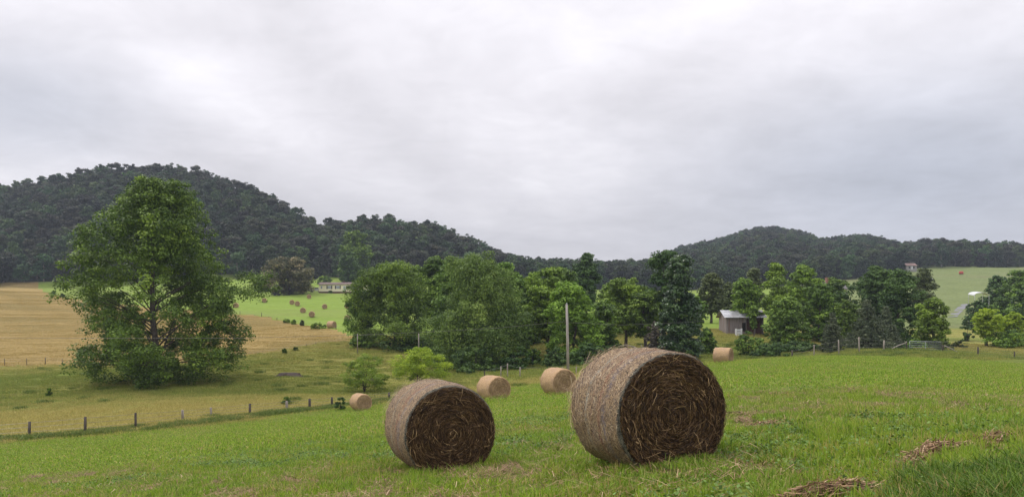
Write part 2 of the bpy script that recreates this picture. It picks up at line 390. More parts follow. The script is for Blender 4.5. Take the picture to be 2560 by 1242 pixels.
def grass_mat(name, dark, light, straw, trans=.3):
    m, t = newmat(name); tt = attr(t, 'tint'); g_ = t.node('ShaderNodeNewGeometry')
    col = t.mix(t.ramp(tt, .0, .82), dark, light); sf = t.noise(t.scale(g_.outputs['Position'], (.5, 1.2, .5)), .8, 4, .65); sf = t.ramp(sf, .42, .72, 0, .26)
    col = t.mix(t.ramp(t.math('ADD', tt, sf), .93, .97), col, straw)
    g = t.node('ShaderNodeNewGeometry'); nz = t.noise(g.outputs['Position'], .35, 3, .6)
    nz2 = t.noise(t.scale(g.outputs['Position'], (.5, 1.6, .5)), 1.3, 3, .6)
    col = t.mix(t.ramp(nz, .3, .7), col, t.mix(1.0, col, (1.12, 1.04, .95), 'MULTIPLY'))
    col = t.mix(t.ramp(nz2, .35, .7), t.mix(1.0, col, (.8, .86, .9), 'MULTIPLY'), col)
    finish(t, col, .5, spec=.2, trans=(trans, t.mix(1.0, col, (1.1, 1.2, .6), 'MULTIPLY')))
    return m
M_gr = grass_mat('field_grass_blades', (.115, .200, .024), (.350, .480, .064), (.52, .40, .19))
M_gd = grass_mat('bank_grass_blades', (.055, .11, .018), (.16, .26, .04), (.38, .29, .13))
M_pa = grass_mat('pasture_grass_blades', (.17, .165, .035), (.36, .30, .085), (.42, .28, .10))
m8, t8 = newmat('pasture_grass_mix'); g8 = t8.node('ShaderNodeNewGeometry'); tt8 = attr(t8, 'tint'); n8 = t8.noise(t8.scale(g8.outputs['Position'], (.35, 1, 1)), .12, 4, .65); n9 = t8.noise(t8.scale(g8.outputs['Position'], (.5, 1, 1)), .7, 4, .65)
sp8 = t8.node('ShaderNodeSeparateXYZ'); t8.l.new(g8.outputs['Position'], sp8.inputs[0])
low8 = t8.ramp(sp8.outputs[1], 76, 90, 1, -.15); low8 = t8.math('MAXIMUM', low8, t8.ramp(sp8.outputs[1], 112, 130, 0, .7))
f8 = t8.math('ADD', t8.math('MULTIPLY', low8, .45), t8.math('ADD', t8.math('MULTIPLY', n8, 1.1), t8.math('MULTIPLY', n9, .9)))
f8 = t8.ramp(f8, .92, 1.5)
c8 = t8.mix(f8, t8.mix(tt8, (.13, .175, .034), (.33, .385, .08)), t8.mix(tt8, (.32, .29, .08), (.60, .51, .18)))
c8 = t8.mix(t8.math('MULTIPLY', t8.ramp(tt8, .88, .92), .6), c8, (.40, .28, .11)); finish(t8, c8, .6, spec=.15, trans=(.25, c8)); M_pa = m8
M_br = grass_mat('meadow_grass_blades', (.25, .180, .060), (.40, .285, .105), (.38, .33, .13))
R1 = np.random.default_rng(5)
def proto_patch(name, specs, mat, spot, gauss=False):
    b = MB()
    for (n, size, h, w_, lean) in specs:
        V, q, t = blades(R1, n, size, h, w_, lean, gauss=gauss); b.add(V, [q], t)
    o = b.obj(name, mat, None, True, spot); o['kind'] = 'stuff'; return o
gA = [proto_patch('grass', [(1500, 1.05, .065, .009, .75), (200, 1.0, .14, .009, .55)], M_gr, at(1300+120*k, 8.5)) for k in range(3)]
gB = [proto_patch('grass', [(1000, 2.4, .065, .020, .8), (90, 2.2, .12, .022, .5)], M_gr, at(700+150*k, 30), True) for k in range(2)]
gL = [proto_patch('grass', [(90, .22, .19, .010, .35), (40, .3, .1, .009, .6)], M_gr, at(2100, 9)),
      proto_patch('grass', [(140, .45, .22, .012, .7), (80, .5, .12, .01, .8)], M_gd, at(2500, 6.5)),
      proto_patch('grass', [(60, .16, .14, .010, .4)], M_gr, at(1500, 9.5))]
gP = [proto_patch('pasture_grass', [(420, 2.4, .20, .032, .8), (50, 2.0, .34, .028, .5)], M_pa, at(500+90*k, 75), True) for k in range(2)]
gP.append(proto_patch('pasture_grass', [(220, 1.0, .34, .04, .6)], leaf_mat('weed_leaves', (.08, .125, .025), (.19, .255, .05)), at(720, 76), True))
gM = [proto_patch('meadow_grass', [(300, 5.5, .11, .05, .9)], M_br, at(60, 150), True)]
def fill(umin, umax, d0, d1, step, zsel=None):
    ys = np.arange(d0, d1, step); P = []
    for y in ys:
        xs = np.arange(umin*max(y, 3), umax*max(y, 3), step); P.append(np.stack([xs, np.full(len(xs), y)], -1))
    P = np.vstack(P)+rng.uniform(-step*.45, step*.45, (sum(map(len, P)), 2))
    if zsel is not None: P = P[zone(P[:, 0], P[:, 1]) == zsel]
    return P
def P3(P): return np.column_stack([P, ground(P[:, 0], P[:, 1])])
def U(n, a=0, b=2*math.pi): return rng.uniform(a, b, n)
P = fill(-.95, .95, 3.2, 24, .8); scatter('grass', gA, P3(P), U(len(P)), U(len(P), .8, 1.15), rng.integers(0, 3, len(P)), szz=U(len(P), .7, 1.25))
P = fill(-.85, .85, 23, 82, 1.7, 0); scatter('grass', gB, P3(P), U(len(P)), U(len(P), .8, 1.2), rng.integers(0, 2, len(P)), szz=U(len(P), .6, 1.2))

def m7_():
    if 'raked_hay' in bpy.data.materials: return bpy.data.materials['raked_hay']
    m7, t7 = newmat('raked_hay'); tt = attr(t7, 'tint'); c7 = t7.mix(t7.ramp(tt, .1, .75), (.12, .065, .035), (.34, .215, .12)); c7 = t7.mix(t7.ramp(tt, .85, 1), c7, (.55, .40, .25)); finish(t7, c7, .7, spec=.2); return m7
# ------------------------------------------------------------------ hay bales
def bale_mats():
    m, t = newmat('net_wrapped_hay'); ca, cl = attr(t, 'ang'), attr(t, 'len')
    cx_ = t.node('ShaderNodeCombineXYZ')
    t.put(cx_.inputs[0], t.math('MULTIPLY', ca, .55)); t.put(cx_.inputs[1], t.math('MULTIPLY', cl, 1.0)); tcn = t.node('ShaderNodeTexCoord')
    ov = tcn.outputs['Object']; oi = t.node('ShaderNodeObjectInfo')
    v = t.vmath('ADD', ov, t.vmath('SCALE', oi.outputs['Location']))
    st = t.scale(ov, (2.2, .8, .8))
    f1 = t.noise(st, 34, 3, .75, 1.2); f2 = t.noise(st, 70, 2, .7, .8); f3 = t.noise(ov, 3.2, 4, .6); f4 = t.noise(st, 22, 3, .7, 2.0)
    col = t.mix(t.ramp(f1, .42, .58), (.075, .050, .036), (.55, .39, .22))
    col = t.mix(t.math('MULTIPLY', t.ramp(f2, .5, .66), .75), col, (.72, .58, .42))
    col = t.mix(t.math('MULTIPLY', t.ramp(f4, .50, .60), .6), col, (.085, .072, .085))
    col = t.mix(t.math('MULTIPLY', t.ramp(f3, .42, .62), .2), col, (.22, .19, .18))
    wv = t.math('ADD', cl, t.math('MULTIPLY', t.math('SUBTRACT', f3, .5), .16))
    def band(c, wd, colr, k, base):
        d_ = t.math('ABSOLUTE', t.math('SUBTRACT', wv, c)); f = t.ramp(d_, 0, wd, 1, 0)
        return t.mix(t.math('MULTIPLY', t.math('MULTIPLY', f, t.ramp(f2, .38, .55)), k), base, colr)
    col = band(.27, .07, (.36, .12, .09), .6, col); col = band(.33, .04, (.28, .12, .13), .4, col)
    col = band(-.22, .09, (.42, .46, .42), .55, col); col = band(.48, .12, (.24, .23, .30), .6, col); col = band(.0, .06, (.38, .2, .15), .4, col)
    col = t.mix(t.math('MULTIPLY', t.ramp(t.math('ADD', cl, t.math('MULTIPLY', f3, .04)), .90, .97), .8), col, t.mix(t.ramp(f1, .4, .6), (.04, .045, .04), (.20, .22, .19)))
    finish(t, col, .85, t.math('ADD', f1, f2), .02, .9, .15)
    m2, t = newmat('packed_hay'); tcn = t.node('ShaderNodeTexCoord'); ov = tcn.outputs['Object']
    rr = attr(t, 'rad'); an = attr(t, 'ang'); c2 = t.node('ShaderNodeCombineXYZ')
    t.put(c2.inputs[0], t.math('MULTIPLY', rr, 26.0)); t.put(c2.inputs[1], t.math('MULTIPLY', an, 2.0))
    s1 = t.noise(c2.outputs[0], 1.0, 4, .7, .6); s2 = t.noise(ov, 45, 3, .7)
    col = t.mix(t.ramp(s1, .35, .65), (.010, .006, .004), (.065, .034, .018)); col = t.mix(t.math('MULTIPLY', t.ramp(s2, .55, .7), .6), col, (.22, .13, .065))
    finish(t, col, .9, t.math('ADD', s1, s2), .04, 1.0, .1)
    m3, t = newmat('straw_strands'); tt = attr(t, 'tint')
    col = t.mix(t.ramp(tt, 0, .7), (.022, .012, .007), (.175, .102, .044)); col = t.mix(t.ramp(tt, .74, .95), col, (.56, .38, .19))
    finish(t, col, .6, spec=.3)
    m4, t = newmat('pale_straw_strands'); tt = attr(t, 'tint')
    col = t.mix(t.ramp(tt, 0, .7), (.10, .060, .045), (.46, .32, .18)); col = t.mix(t.ramp(tt, .80, 1.0), col, (.78, .64, .44))
    finish(t, col, .6, spec=.3)
    m9, t = newmat('dry_straw_strands'); tt = attr(t, 'tint')
    finish(t, t.mix(tt, (.28, .18, .10), (.66, .48, .29)), .6, spec=.3)
    m5, t = newmat('dry_hay_face'); tcn = t.node('ShaderNodeTexCoord'); rr = attr(t, 'rad'); an = attr(t, 'ang'); c2 = t.node('ShaderNodeCombineXYZ')
    t.put(c2.inputs[0], t.math('MULTIPLY', rr, 22.0)); t.put(c2.inputs[1], t.math('MULTIPLY', an, 1.2))
    s1 = t.noise(c2.outputs[0], 1.0, 4, .7, .6)
    col = t.mix(t.ramp(s1, .35, .65), (.34, .23, .13), (.64, .46, .28)); finish(t, col, .9, s1, .04, .8, .1)
    m6, t = newmat('dry_hay_wrap'); tcn = t.node('ShaderNodeTexCoord'); ov = tcn.outputs['Object']
    s1 = t.noise(t.scale(ov, (1.5, .8, .8)), 22, 4, .75, .8); s2 = t.noise(ov, 2.5, 3, .6)
    col = t.mix(t.ramp(s1, .33, .66), (.30, .185, .095), (.60, .42, .245)); col = t.mix(t.math('MULTIPLY', t.ramp(s2, .45, .65), .45), col, (.40, .27, .19))
    finish(t, col, .85, s1, .02, .8, .15)
    return m, m2, m3, m4, m5, m6, m9
M_wrap, M_core, M_straw, M_pale, M_dface, M_dwrap, M_pale2 = bale_mats()

def bale_parts(seed, Rb, L, detail):
    """axis along local X, +X is the visible face; centre of the base at z=0"""
    R = np.random.default_rng(seed)
    na_, nl = (220, 70) if detail else (64, 18)
    th = np.linspace(0, 2*math.pi, na_, endpoint=False)
    # profile along the axis (x, r), rolled over the rim at both ends
    rc = .07
    prof = [(-L/2-.0, Rb-.13), (-L/2-.0, Rb-.08)]
    for a in np.linspace(0, math.pi/2, 5): prof.append((-L/2+rc-rc*math.cos(a), Rb-rc+rc*math.sin(a)))
    for x in np.linspace(-L/2+rc, L/2-rc, nl)[1:-1]: prof.append((x, Rb+.022*math.cos(math.pi*x/L)))
    for a in np.linspace(math.pi/2, 0, 5): prof.append((L/2-rc+rc*math.cos(a), Rb-rc+rc*math.sin(a)))
    prof += [(L/2+.0, Rb-.08), (L/2-.01, Rb-.13)]
    prof = np.array(prof)
    ph = R.uniform(0, 6, 8)
    def bump(thv, xv):
        s = .008*np.sin(2*thv+ph[0])+.006*np.sin(5*thv+ph[1]+2*xv)+.004*np.sin(11*thv+ph[2]+5*xv)+.004*np.sin(3*thv-9*xv+ph[3])
        return s
    def squash(Y, Zc):
        z = Zc+Rb; z = np.where(z < .09, .045+z*.5, z)
        return z-.035
    T_, X_ = np.meshgrid(th, prof[:, 0]); R_ = prof[:, 1][:, None]+bump(T_, X_)
    if detail: R_ = R_+R.normal(0, .0035, R_.shape)
    Y_ = R_*np.cos(T_); Z_ = R_*np.sin(T_)
    V = np.stack([X_+0*T_, Y_, squash(Y_, Z_)], -1).reshape(-1, 3)
    n_ = len(prof); i, j = np.meshgrid(np.arange(n_-1), np.arange(na_), indexing='ij'); k = (j+1) % na_
    q = np.stack([i*na_+j, i*na_+k, (i+1)*na_+k, (i+1)*na_+j], -1).reshape(-1, 4)
    wrap = build_mesh('net_wrap', V, [q[:, ::-1]], M_wrap if detail else M_dwrap, attrs={'ang': np.broadcast_to(T_, X_.shape).ravel(), 'len': (X_/(L/2)).ravel()})
    # faces
    cmes = []
    for sgn in (1, -1):
        core = MB()
        nr_ = 26 if detail else 10
        rs = np.linspace(.02, Rb-.085, nr_); TT, RR = np.meshgrid(th, rs)
        dep = -.012-.03*np.abs(np.sin(RR*46+TT))*(.5 if detail else .3)+(R.normal(0, .006, RR.shape) if detail else 0)-.05*np.exp(-(RR/.12)**2)
        xx = sgn*(L/2+dep); yy = RR*np.cos(TT); zz = squash(yy, RR*np.sin(TT))
        V2 = np.vstack([np.stack([xx, yy, zz], -1).reshape(-1, 3), [[sgn*(L/2-.06), 0, Rb-.035]]])
        i, j = np.meshgrid(np.arange(nr_-1), np.arange(na_), indexing='ij'); k = (j+1) % na_
        q2 = np.stack([i*na_+j, (i+1)*na_+j, (i+1)*na_+k, i*na_+k], -1).reshape(-1, 4)
        c_ = nr_*na_; jj_ = np.arange(na_); tri = np.stack([np.full(na_, c_), jj_, (jj_+1) % na_], -1)
        if sgn < 0: q2 = q2[:, ::-1]; tri = tri[:, ::-1]
        core.add(V2, [q2, tri]); cme = core.mesh('hay_core', M_core if detail else M_dface); cmes.append(cme)
        a = cme.attributes.new('ang', 'FLOAT', 'POINT'); a.data.foreach_set('value', np.append(TT.ravel(), 0).astype(np.float32))
        a = cme.attributes.new('rad', 'FLOAT', 'POINT'); a.data.foreach_set('value', np.append(RR.ravel(), 0).astype(np.float32))
    # loose strands
    def strands(n, fn, wid):
        pts, side, tint = fn(n)              # (n,k,3),(n,3)
        k = pts.shape[1]; wv = wid*R.uniform(.6, 1.4, n)
        V = np.stack([pts-side[:, None]*wv[:, None, None], pts+side[:, None]*wv[:, None, None]], 2)  # n,k,2,3
        base = np.arange(n)[:, None, None]*2*k; s_ = np.arange(k-1)[None, :, None]*2
        q = (base+s_+np.array([0, 1, 3, 2])[None, None]).reshape(-1, 4)
        return V.reshape(-1, 3), q, np.repeat(tint, 2*k)
    def face_fn(sgn, wild):
        def fn(n):
            k = 6; r = (Rb-.03)*np.sqrt(R.uniform(.0, 1, n)); a0 = R.uniform(0, 2*math.pi, n)
            ln = R.uniform(.05, .22, n)*(1.1 if wild else 1); dev = R.normal(0, .9 if wild else 1, n)*(1 if wild else np.where(R.random(n) < .75, .2, .7))
            s = np.linspace(-.5, .5, k)[None]*ln[:, None]
            # arc following the winding
            y0 = r*np.cos(a0); z0 = r*np.sin(a0); tx, tz = -np.sin(a0+dev), np.cos(a0+dev)
            curv = 1/np.maximum(r, .12)*(.3 if wild else .9)*R.uniform(.3, 1.2, n)
            yy = y0[:, None]+tx[:, None]*s-np.cos(a0+dev)[:, None]*s*s*curv[:, None]*.5
            zz = z0[:, None]+tz[:, None]*s-np.sin(a0+dev)[:, None]*s*s*curv[:, None]*.5
            rr = np.sqrt(yy**2+zz**2); f = np.minimum(1, (Rb-.02)/np.maximum(rr, .01)); yy *= f; zz *= f
            off = R.uniform(-.015, .03 if not wild else .05, n)
            arch = R.uniform(-.02, .035, n)[:, None]*np.cos(np.linspace(-1.4, 1.4, k))[None]
            xx = sgn*(L/2+off[:, None]+arch+.01*R.normal(0, 1, (n, k)))
            side = np.stack([sgn*R.normal(0, .5, n), np.cos(a0+dev), np.sin(a0+dev)], -1); side /= np.linalg.norm(side, axis=1)[:, None]
            tint = R.beta(.9, 2.0, n) if not wild else R.uniform(.4, 1, n)
            return np.stack([xx, yy, squash(yy, zz)], -1), side, tint
        return fn
    def wrap_fn(n):
        k = 4; a0 = R.uniform(0, 2*math.pi, n); x0 = R.uniform(-L/2, L/2-.01, n); ln = R.uniform(.02, .075, n); dev = R.normal(0, .9, n)
        s = np.linspace(-.5, .5, k)[None]*ln[:, None]; aa = a0[:, None]+s*np.cos(dev)[:, None]/Rb; xx = np.clip(x0[:, None]+s*np.sin(dev)[:, None], -L/2, L/2)
        rr = Rb+.024*np.cos(math.pi*xx/L)+bump(aa, xx)+R.uniform(.0, .007, n)[:, None]
        yy = rr*np.cos(aa); zz = rr*np.sin(aa)
        side = np.stack([np.cos(dev), -np.sin(dev)*-np.sin(a0), np.sin(dev)*-np.cos(a0)], -1)
        return np.stack([xx, yy, squash(yy, zz)], -1), side/np.linalg.norm(side, axis=1)[:, None], R.uniform(0, 1, n)
    def hair_fn(n):
        k = 5; a0 = R.uniform(-.3, math.pi+.3, n); x0 = np.where(R.random(n) < .45, R.normal(-L/2+.05, .04, n), R.uniform(-L/2, L/2, n)); ln = R.uniform(.05, .2, n)
        s = np.linspace(0, 1, k)[None]*ln[:, None]; aa = a0[:, None]+s/Rb*R.choice([-1, 1], n)[:, None]
        lift = R.uniform(.05, .45, n)[:, None]*s; xx = x0[:, None]+s*R.normal(0, .5, n)[:, None]; rr = Rb+.01+lift
        yy = rr*np.cos(aa); zz = rr*np.sin(aa); side = np.stack([np.ones(n), np.zeros(n), np.zeros(n)], -1)
        return np.stack([xx, yy, squash(yy, zz)], -1), side, R.uniform(.3, 1, n)
    st = MB(); mi = []
    if detail:
        jobs = [(15000, face_fn(1, False), .0026, 0), (430, face_fn(1, True), .0024, 0), (900, face_fn(-1, False), .005, 0), (8000, wrap_fn, .0024, 1), (420, hair_fn, .0024, 1)]
    else:
        jobs = [(700, face_fn(1, False), .009, 1), (600, wrap_fn, .008, 1), (60, hair_fn, .006, 1)]
    for (n, fn, wd, m_) in jobs:
        V, q, t = strands(n, fn, wd); st.add(V, [q], t); mi += [m_]*len(q)
    sme = build_mesh('loose_straw', np.vstack(st.V), [np.vstack(st.P[4])], [M_straw, M_pale if detail else M_pale2], mi, True, {'tint': np.concatenate(st.T)})
    return wrap, cmes, sme
def make_bale(label, px, D, ang, seed, detail, Rb=.725, L=1.4, group='round hay bales in the near field', dz=-.03):
    wr, co, ls = bale_parts(seed, Rb, L, detail)
    t = thing('hay_bale', label, 'hay bale', at(px, D, dz), math.radians(ang)-math.pi/2, group)
    link('net_wrap', wr, t); [link('hay_core', c_, t) for c_ in co]; s = link('loose_straw', ls, t); s['kind'] = 'stuff'
    return t
# ang: direction of the visible face measured from -Y towards +X
B1 = make_bale('largest round hay bale, dark frayed face, nearest the camera', 1613, 10.3, 22, 3, True, Rb=.765, L=1.30)
B2 = make_bale('second largest round hay bale with dark face and red-banded net wrap', 1095, 13.75, 22, 4, True, Rb=.775, L=1.5)
G1 = 'round hay bales in the near field'
B3 = make_bale('pale round bale directly behind the right edge of the second largest bale', 1234, 44.5, 30, 7, False, L=1.4)
dup(B3, at(1396, 41.5, -.03), math.radians(26)-math.pi/2, 'tan round bale beside the pole, just left of the largest bale', G1)
dup(B3, at(902, 67, -.03), math.radians(35)-math.pi/2, 'tan round bale by the dark bush at the wire fence', G1)
dup(B3, at(1808, 69.5, -.03), math.radians(58)-math.pi/2, 'golden round bale on the field crest in front of the wooden barn', G1)

G2 = 'round hay bales on the far hay field'
far = [(661, 756, 10, 'smallest far bale, leftmost in the open part of the hay field'), (730, 761, 12, 'left bale of the touching pair in the upper hay field'),
       (743.5, 764, 12, 'right bale of the touching pair in the upper hay field'), (772.5, 746, 15, 'far bale closest to the cream house'),
       (811.5, 772, 15, 'far bale standing alone below the bush of the cream house'), (757.5, 782, 10, 'upper bale of the close pair in the middle of the hay field'),
       (779.5, 792, 10, 'lower bale of the close pair in the middle of the hay field'), (829, 820, 65, 'side-on bale at the field corner next to the leafy bush'),
       (868, 770, 15, 'far bale half hidden behind the upper left edge of the spreading tree'), (868, 803, 15, 'far bale half hidden behind the lower left edge of the spreading tree'),
       (590, 769, 10, 'far bale seen through the right-hand leaves of the tall sycamore')]
for (px, pyb, a, lb) in far: dup(B3, at(px, Dfor(px, pyb, 150, 340), -.03), math.radians(a)-math.pi/2, lb, G2, (1.04,)*3)

# ------------------------------------------------------------------ trees
M_bark = noisy('bark', (.05, .042, .035), (.12, .10, .085), (1, 1, .3), 6, .9, .6, .05)
M_palebark = noisy('pale_bark', (.16, .14, .115), (.30, .27, .23), (1, 1, .3), 4, .9, .6, .05)
ML = dict(
 syc=leaf_mat('sycamore_leaves', (.046, .086, .014), (.170, .260, .030), (.30, .40, .05)),
 mid=leaf_mat('mid_green_leaves', (.044, .090, .015), (.190, .310, .040), (.32, .46, .065)),
 dark=leaf_mat('dark_green_leaves', (.022, .056, .014), (.105, .185, .038)),
 lite=leaf_mat('light_green_leaves', (.070, .130, .018), (.275, .420, .048)),
 yel=leaf_mat('yellow_green_leaves', (.19, .275, .026), (.44, .53, .060), trans=.4, rand=.03),
 yel2=leaf_mat('pale_yellow_green_leaves', (.13, .20, .03), (.33, .42, .065), trans=.35, rand=.03),
 ivy=leaf_mat('ivy_leaves', (.018, .050, .012), (.068, .135, .028), (.13, .20, .06), rough=.35, spec=.5),
 willow=leaf_mat('willow_leaves', (.055, .105, .024), (.205, .310, .062), (.33, .44, .10)),
 olive=leaf_mat('olive_leaves', (.060, .085, .026), (.125, .155, .050)),
 cedar=leaf_mat('cedar_needles', (.045, .068, .036), (.135, .165, .090), (.22, .25, .15)),
 cream=leaf_mat('chestnut_leaves', (.045, .060, .020), (.26, .22, .11), (.66, .52, .32)),
 for1=leaf_mat('forest_leaves', (.012, .027, .011), (.052, .092, .028), (.10, .14, .045), rand=.7),
 for2=leaf_mat('grey_green_forest_leaves', (.018, .024, .016), (.064, .072, .040), (.12, .12, .07), rand=.6),
 for3=leaf_mat('bright_forest_leaves', (.018, .042, .012), (.080, .140, .034), (.14, .20, .05), rand=.5),
 grey=leaf_mat('dead_twigs', (.10, .085, .07), (.18, .155, .13)))

def leaf_quads(R, C, Nn, size, elong=.6, tint=None):
    n = len(C); r = R.normal(0, 1, (n, 3)); T = np.cross(Nn, r); T /= np.linalg.norm(T, axis=1)[:, None]+1e-9; B = np.cross(Nn, T)
    s = size*R.uniform(.6, 1.35, n)[:, None]
    V = np.stack([C+T*s, C+B*s*elong, C-T*s, C-B*s*elong], 1).reshape(-1, 3)
    return V, np.arange(4*n).reshape(-1, 4), np.repeat(tint, 4)

def make_tree_mesh(R, H, prof, rad, nclump, crad, nleaf, lsize, mat, trunk_r=.25, barkm=None, flat=.65, droop=0.0, nlimb=18, lean=(0, 0), stems=1, uneven=.3, shell=.42, lr=None, up=.5, split=.35, dome=.6, lobes=0, lobe_r=.42):
    zs = np.array([p[0] for p in prof]); rs = np.array([p[1] for p in prof]); rlft = np.array([p[2] if len(p) > 2 else p[1] for p in prof])
    # candidate clump centres
    m = nclump*8; z = R.uniform(zs[0], zs[-1], m); rr = np.interp(z, zs, np.maximum(rs, rlft)); keep = R.random(m) < (rr/rr.max())**1.3+.08
    z = z[keep][:nclump]; n = len(z); th = R.uniform(0, 2*math.pi, n); rho = R.random(n)**shell
    wl = .5-.5*np.cos(th); rz_ = np.interp(z, zs, rs)*(1-wl)+np.interp(z, zs, rlft)*wl
    ph = R.uniform(0, 6, 5)
    ir = 1+uneven*(.5*np.sin(2*th+ph[0]+z*5)+.4*np.sin(4*th+ph[1]-z*9)+.35*np.sin(7*th+ph[2]+z*17))
    rz_ = rz_*rad*ir*rho
    rc = crad*R.uniform(.6, 1.35, n)
    C = np.stack([rz_*np.cos(th), rz_*np.sin(th), z*H], -1); C[:, :2] += np.array(lean)*(z[:, None]*H)
    ct = R.uniform(.0, 1, n)
    if lobes:
        # foliage masses: clumps sit on the surfaces of a few big lobes
        zz = zs[0]+(zs[-1]-zs[0])*(np.arange(lobes)+R.uniform(.1, .9, lobes))/lobes; th2 = np.arange(lobes)*2.4+R.uniform(-.6, .6, lobes)
        w2 = .5-.5*np.cos(th2); rzz = (np.interp(zz, zs, rs)*(1-w2)+np.interp(zz, zs, rlft)*w2)*rad*(1+uneven*R.uniform(-.6, .6, lobes))
        LR = np.minimum(lobe_r*rad*R.uniform(.75, 1.2, lobes), np.maximum(rzz*.95, crad)); hd_ = np.maximum(rzz-LR*.62, 0)*R.uniform(.2, 1, lobes)**.5
        LC = np.stack([hd_*np.cos(th2), hd_*np.sin(th2), np.clip(zz*H, LR*.5, H-LR*.72)], -1); LC[:, :2] += np.array(lean)*LC[:, 2:3]
        li_ = R.choice(lobes, n, p=LR**2/(LR**2).sum()); dv = R.normal(0, 1, (n, 3)); dv[:, 2] = dv[:, 2]*.8+.35; dv /= np.linalg.norm(dv, axis=1)[:, None]
        C = LC[li_]+dv*(LR[li_]*R.random(n)**.3)[:, None]*np.array([1, 1, .85]); lt = R.random(lobes); ct = np.clip(lt[li_]*.55+ct*.45, 0, 1)
    C[:, 2] = np.maximum(C[:, 2]-rc*.4, rc*.45)
    k = np.repeat(np.arange(n), nleaf); N = len(k)
    d_ = R.normal(0, 1, (N, 3)); d_[:, 2] = np.where(R.random(N) < dome, np.abs(d_[:, 2])*.9+.1, d_[:, 2]*.9); d_ /= np.linalg.norm(d_, axis=1)[:, None]
    q = R.random(N)**.36
    Pp = C[k]+d_*(rc[k]*q)[:, None]*np.array([1, 1, flat])
    Nn = d_*.9+np.array([0, 0, up])+R.normal(0, .55, (N, 3)); Nn /= np.linalg.norm(Nn, axis=1)[:, None]
    tint = np.clip(ct[k]*.55+R.random(N)*.45, 0, 1)
    cr = MB()
    if droop > 0:
        msk = R.random(N) < .55; hang = R.random(N)*droop*rc[k]*2*msk; Pp[:, 2] -= hang; Pp[:, :2] += (d_[:, :2]*.25*hang[:, None])
        Nn[msk, 2] *= .2; Nn /= np.linalg.norm(Nn, axis=1)[:, None]
    Pp[:, 2] = np.maximum(Pp[:, 2], .05)
    V, qd, tt = leaf_quads(R, Pp, Nn, lsize, .6 if droop == 0 else .42, tint); cr.add(V, [qd], tt)
    cme = cr.mesh('crown', mat, False)
    tr = MB()
    for s in range(stems):
        oa = R.uniform(0, 6.28); sp = 0 if stems == 1 else .18*rad
        hh = np.linspace(0, .86, 9)*H
        jt = np.cumsum(R.normal(0, .012*H, (9, 2)), 0)*.5; jt[0] = 0
        pts = np.column_stack([jt[:, 0]+lean[0]*hh+math.cos(oa)*sp*hh/H*2, jt[:, 1]+lean[1]*hh+math.sin(oa)*sp*hh/H*2, hh-.15])
        r0 = trunk_r/(stems**.5); rad_ = r0*np.array([1.35, 1.0, .9, .8, .68, .55, .4, .25, .1]); tr.tube(pts, rad_, 8)
        sel = R.choice(n, min(nlimb, n), replace=False)
        for c in C[sel]:
            hd = math.hypot(c[0]-lean[0]*c[2], c[1]-lean[1]*c[2]); zb = np.clip(c[2]-hd*R.uniform(.35, .8), H*.08 if zs[0] < .1 else H*max(zs[0]*.6, .1), H*.8)
            p0 = np.array([np.interp(zb, hh, pts[:, 0]), np.interp(zb, hh, pts[:, 1]), zb-.15]); p2 = c; p1 = (p0+p2)/2+np.array([0, 0, hd*.12])+R.normal(0, .05*hd+.01, 3)
            t_ = np.linspace(0, 1, 6)[:, None]; cv = (1-t_)**2*p0+2*t_*(1-t_)*p1+t_**2*p2
            rl = r0*split*(1-zb/H*.7); tr.tube(cv, rl*np.array([1, .85, .7, .5, .32, .12]), 5)
    tme = tr.mesh('trunk', barkm or M_bark, True)
    return cme, tme
ROUND = [(.22, .35), (.32, .8), (.45, 1), (.62, .98), (.78, .8), (.9, .52), (1, .15)]
LOW = [(.04, .55), (.15, .85), (.35, 1), (.55, .95), (.75, .75), (.9, .45), (1, .12)]
CONE = [(.03, .95), (.15, 1), (.35, .8), (.6, .52), (.8, .27), (1, .04)]
COLU = [(.03, .85), (.1, 1), (.3, 1.05), (.48, 1.0), (.58, .78), (.7, .64), (.85, .66), (.94, .5), (1, .2)]
BUSH = [(.0, .8), (.25, 1), (.55, .92), (.8, .65), (1, .25)]
VASE = [(.3, .3), (.42, .75), (.58, 1), (.75, .95), (.9, .7), (1, .3)]
def tree(seed, px, D, topy, wpx, label, mat, prof=ROUND, cat='tree', name='broadleaf_tree', group=None, dens=1.0, lsize=None, **kw):
    R = np.random.default_rng(seed); x, y, z = at(px, D); H = max(zpy(topy, D)-z, .7); rad = wpx/F*D/2
    ls = lsize or .00135*D; crad = kw.pop('crad', max(.075*H, .10*rad*2)*.85)
    if name in ('broadleaf_tree', 'willow_tree') and mat != 'grey' and prof is not BUSH: kw.setdefault('lobes', int(np.clip(14+H*.6, 16, 26))); kw.setdefault('uneven', .35); kw.setdefault('lobe_r', .46)
    area = rad*H*3.0; nl = 90
    ncl = kw.pop('ncl', int(np.clip(area/(crad**2)*1.05*dens, 12, 420)))
    nl = kw.pop('nl', int(np.clip((crad/ls)**2*4.8, 30, 330)))
    cme, tme = make_tree_mesh(R, H*.97, prof, rad*.93, ncl, crad, nl, ls, ML[mat], **kw)
    t = thing(name, label, cat, (x, y, z-.05), 0, group); link('crown', cme, t); link('trunk', tme, t)
    return t
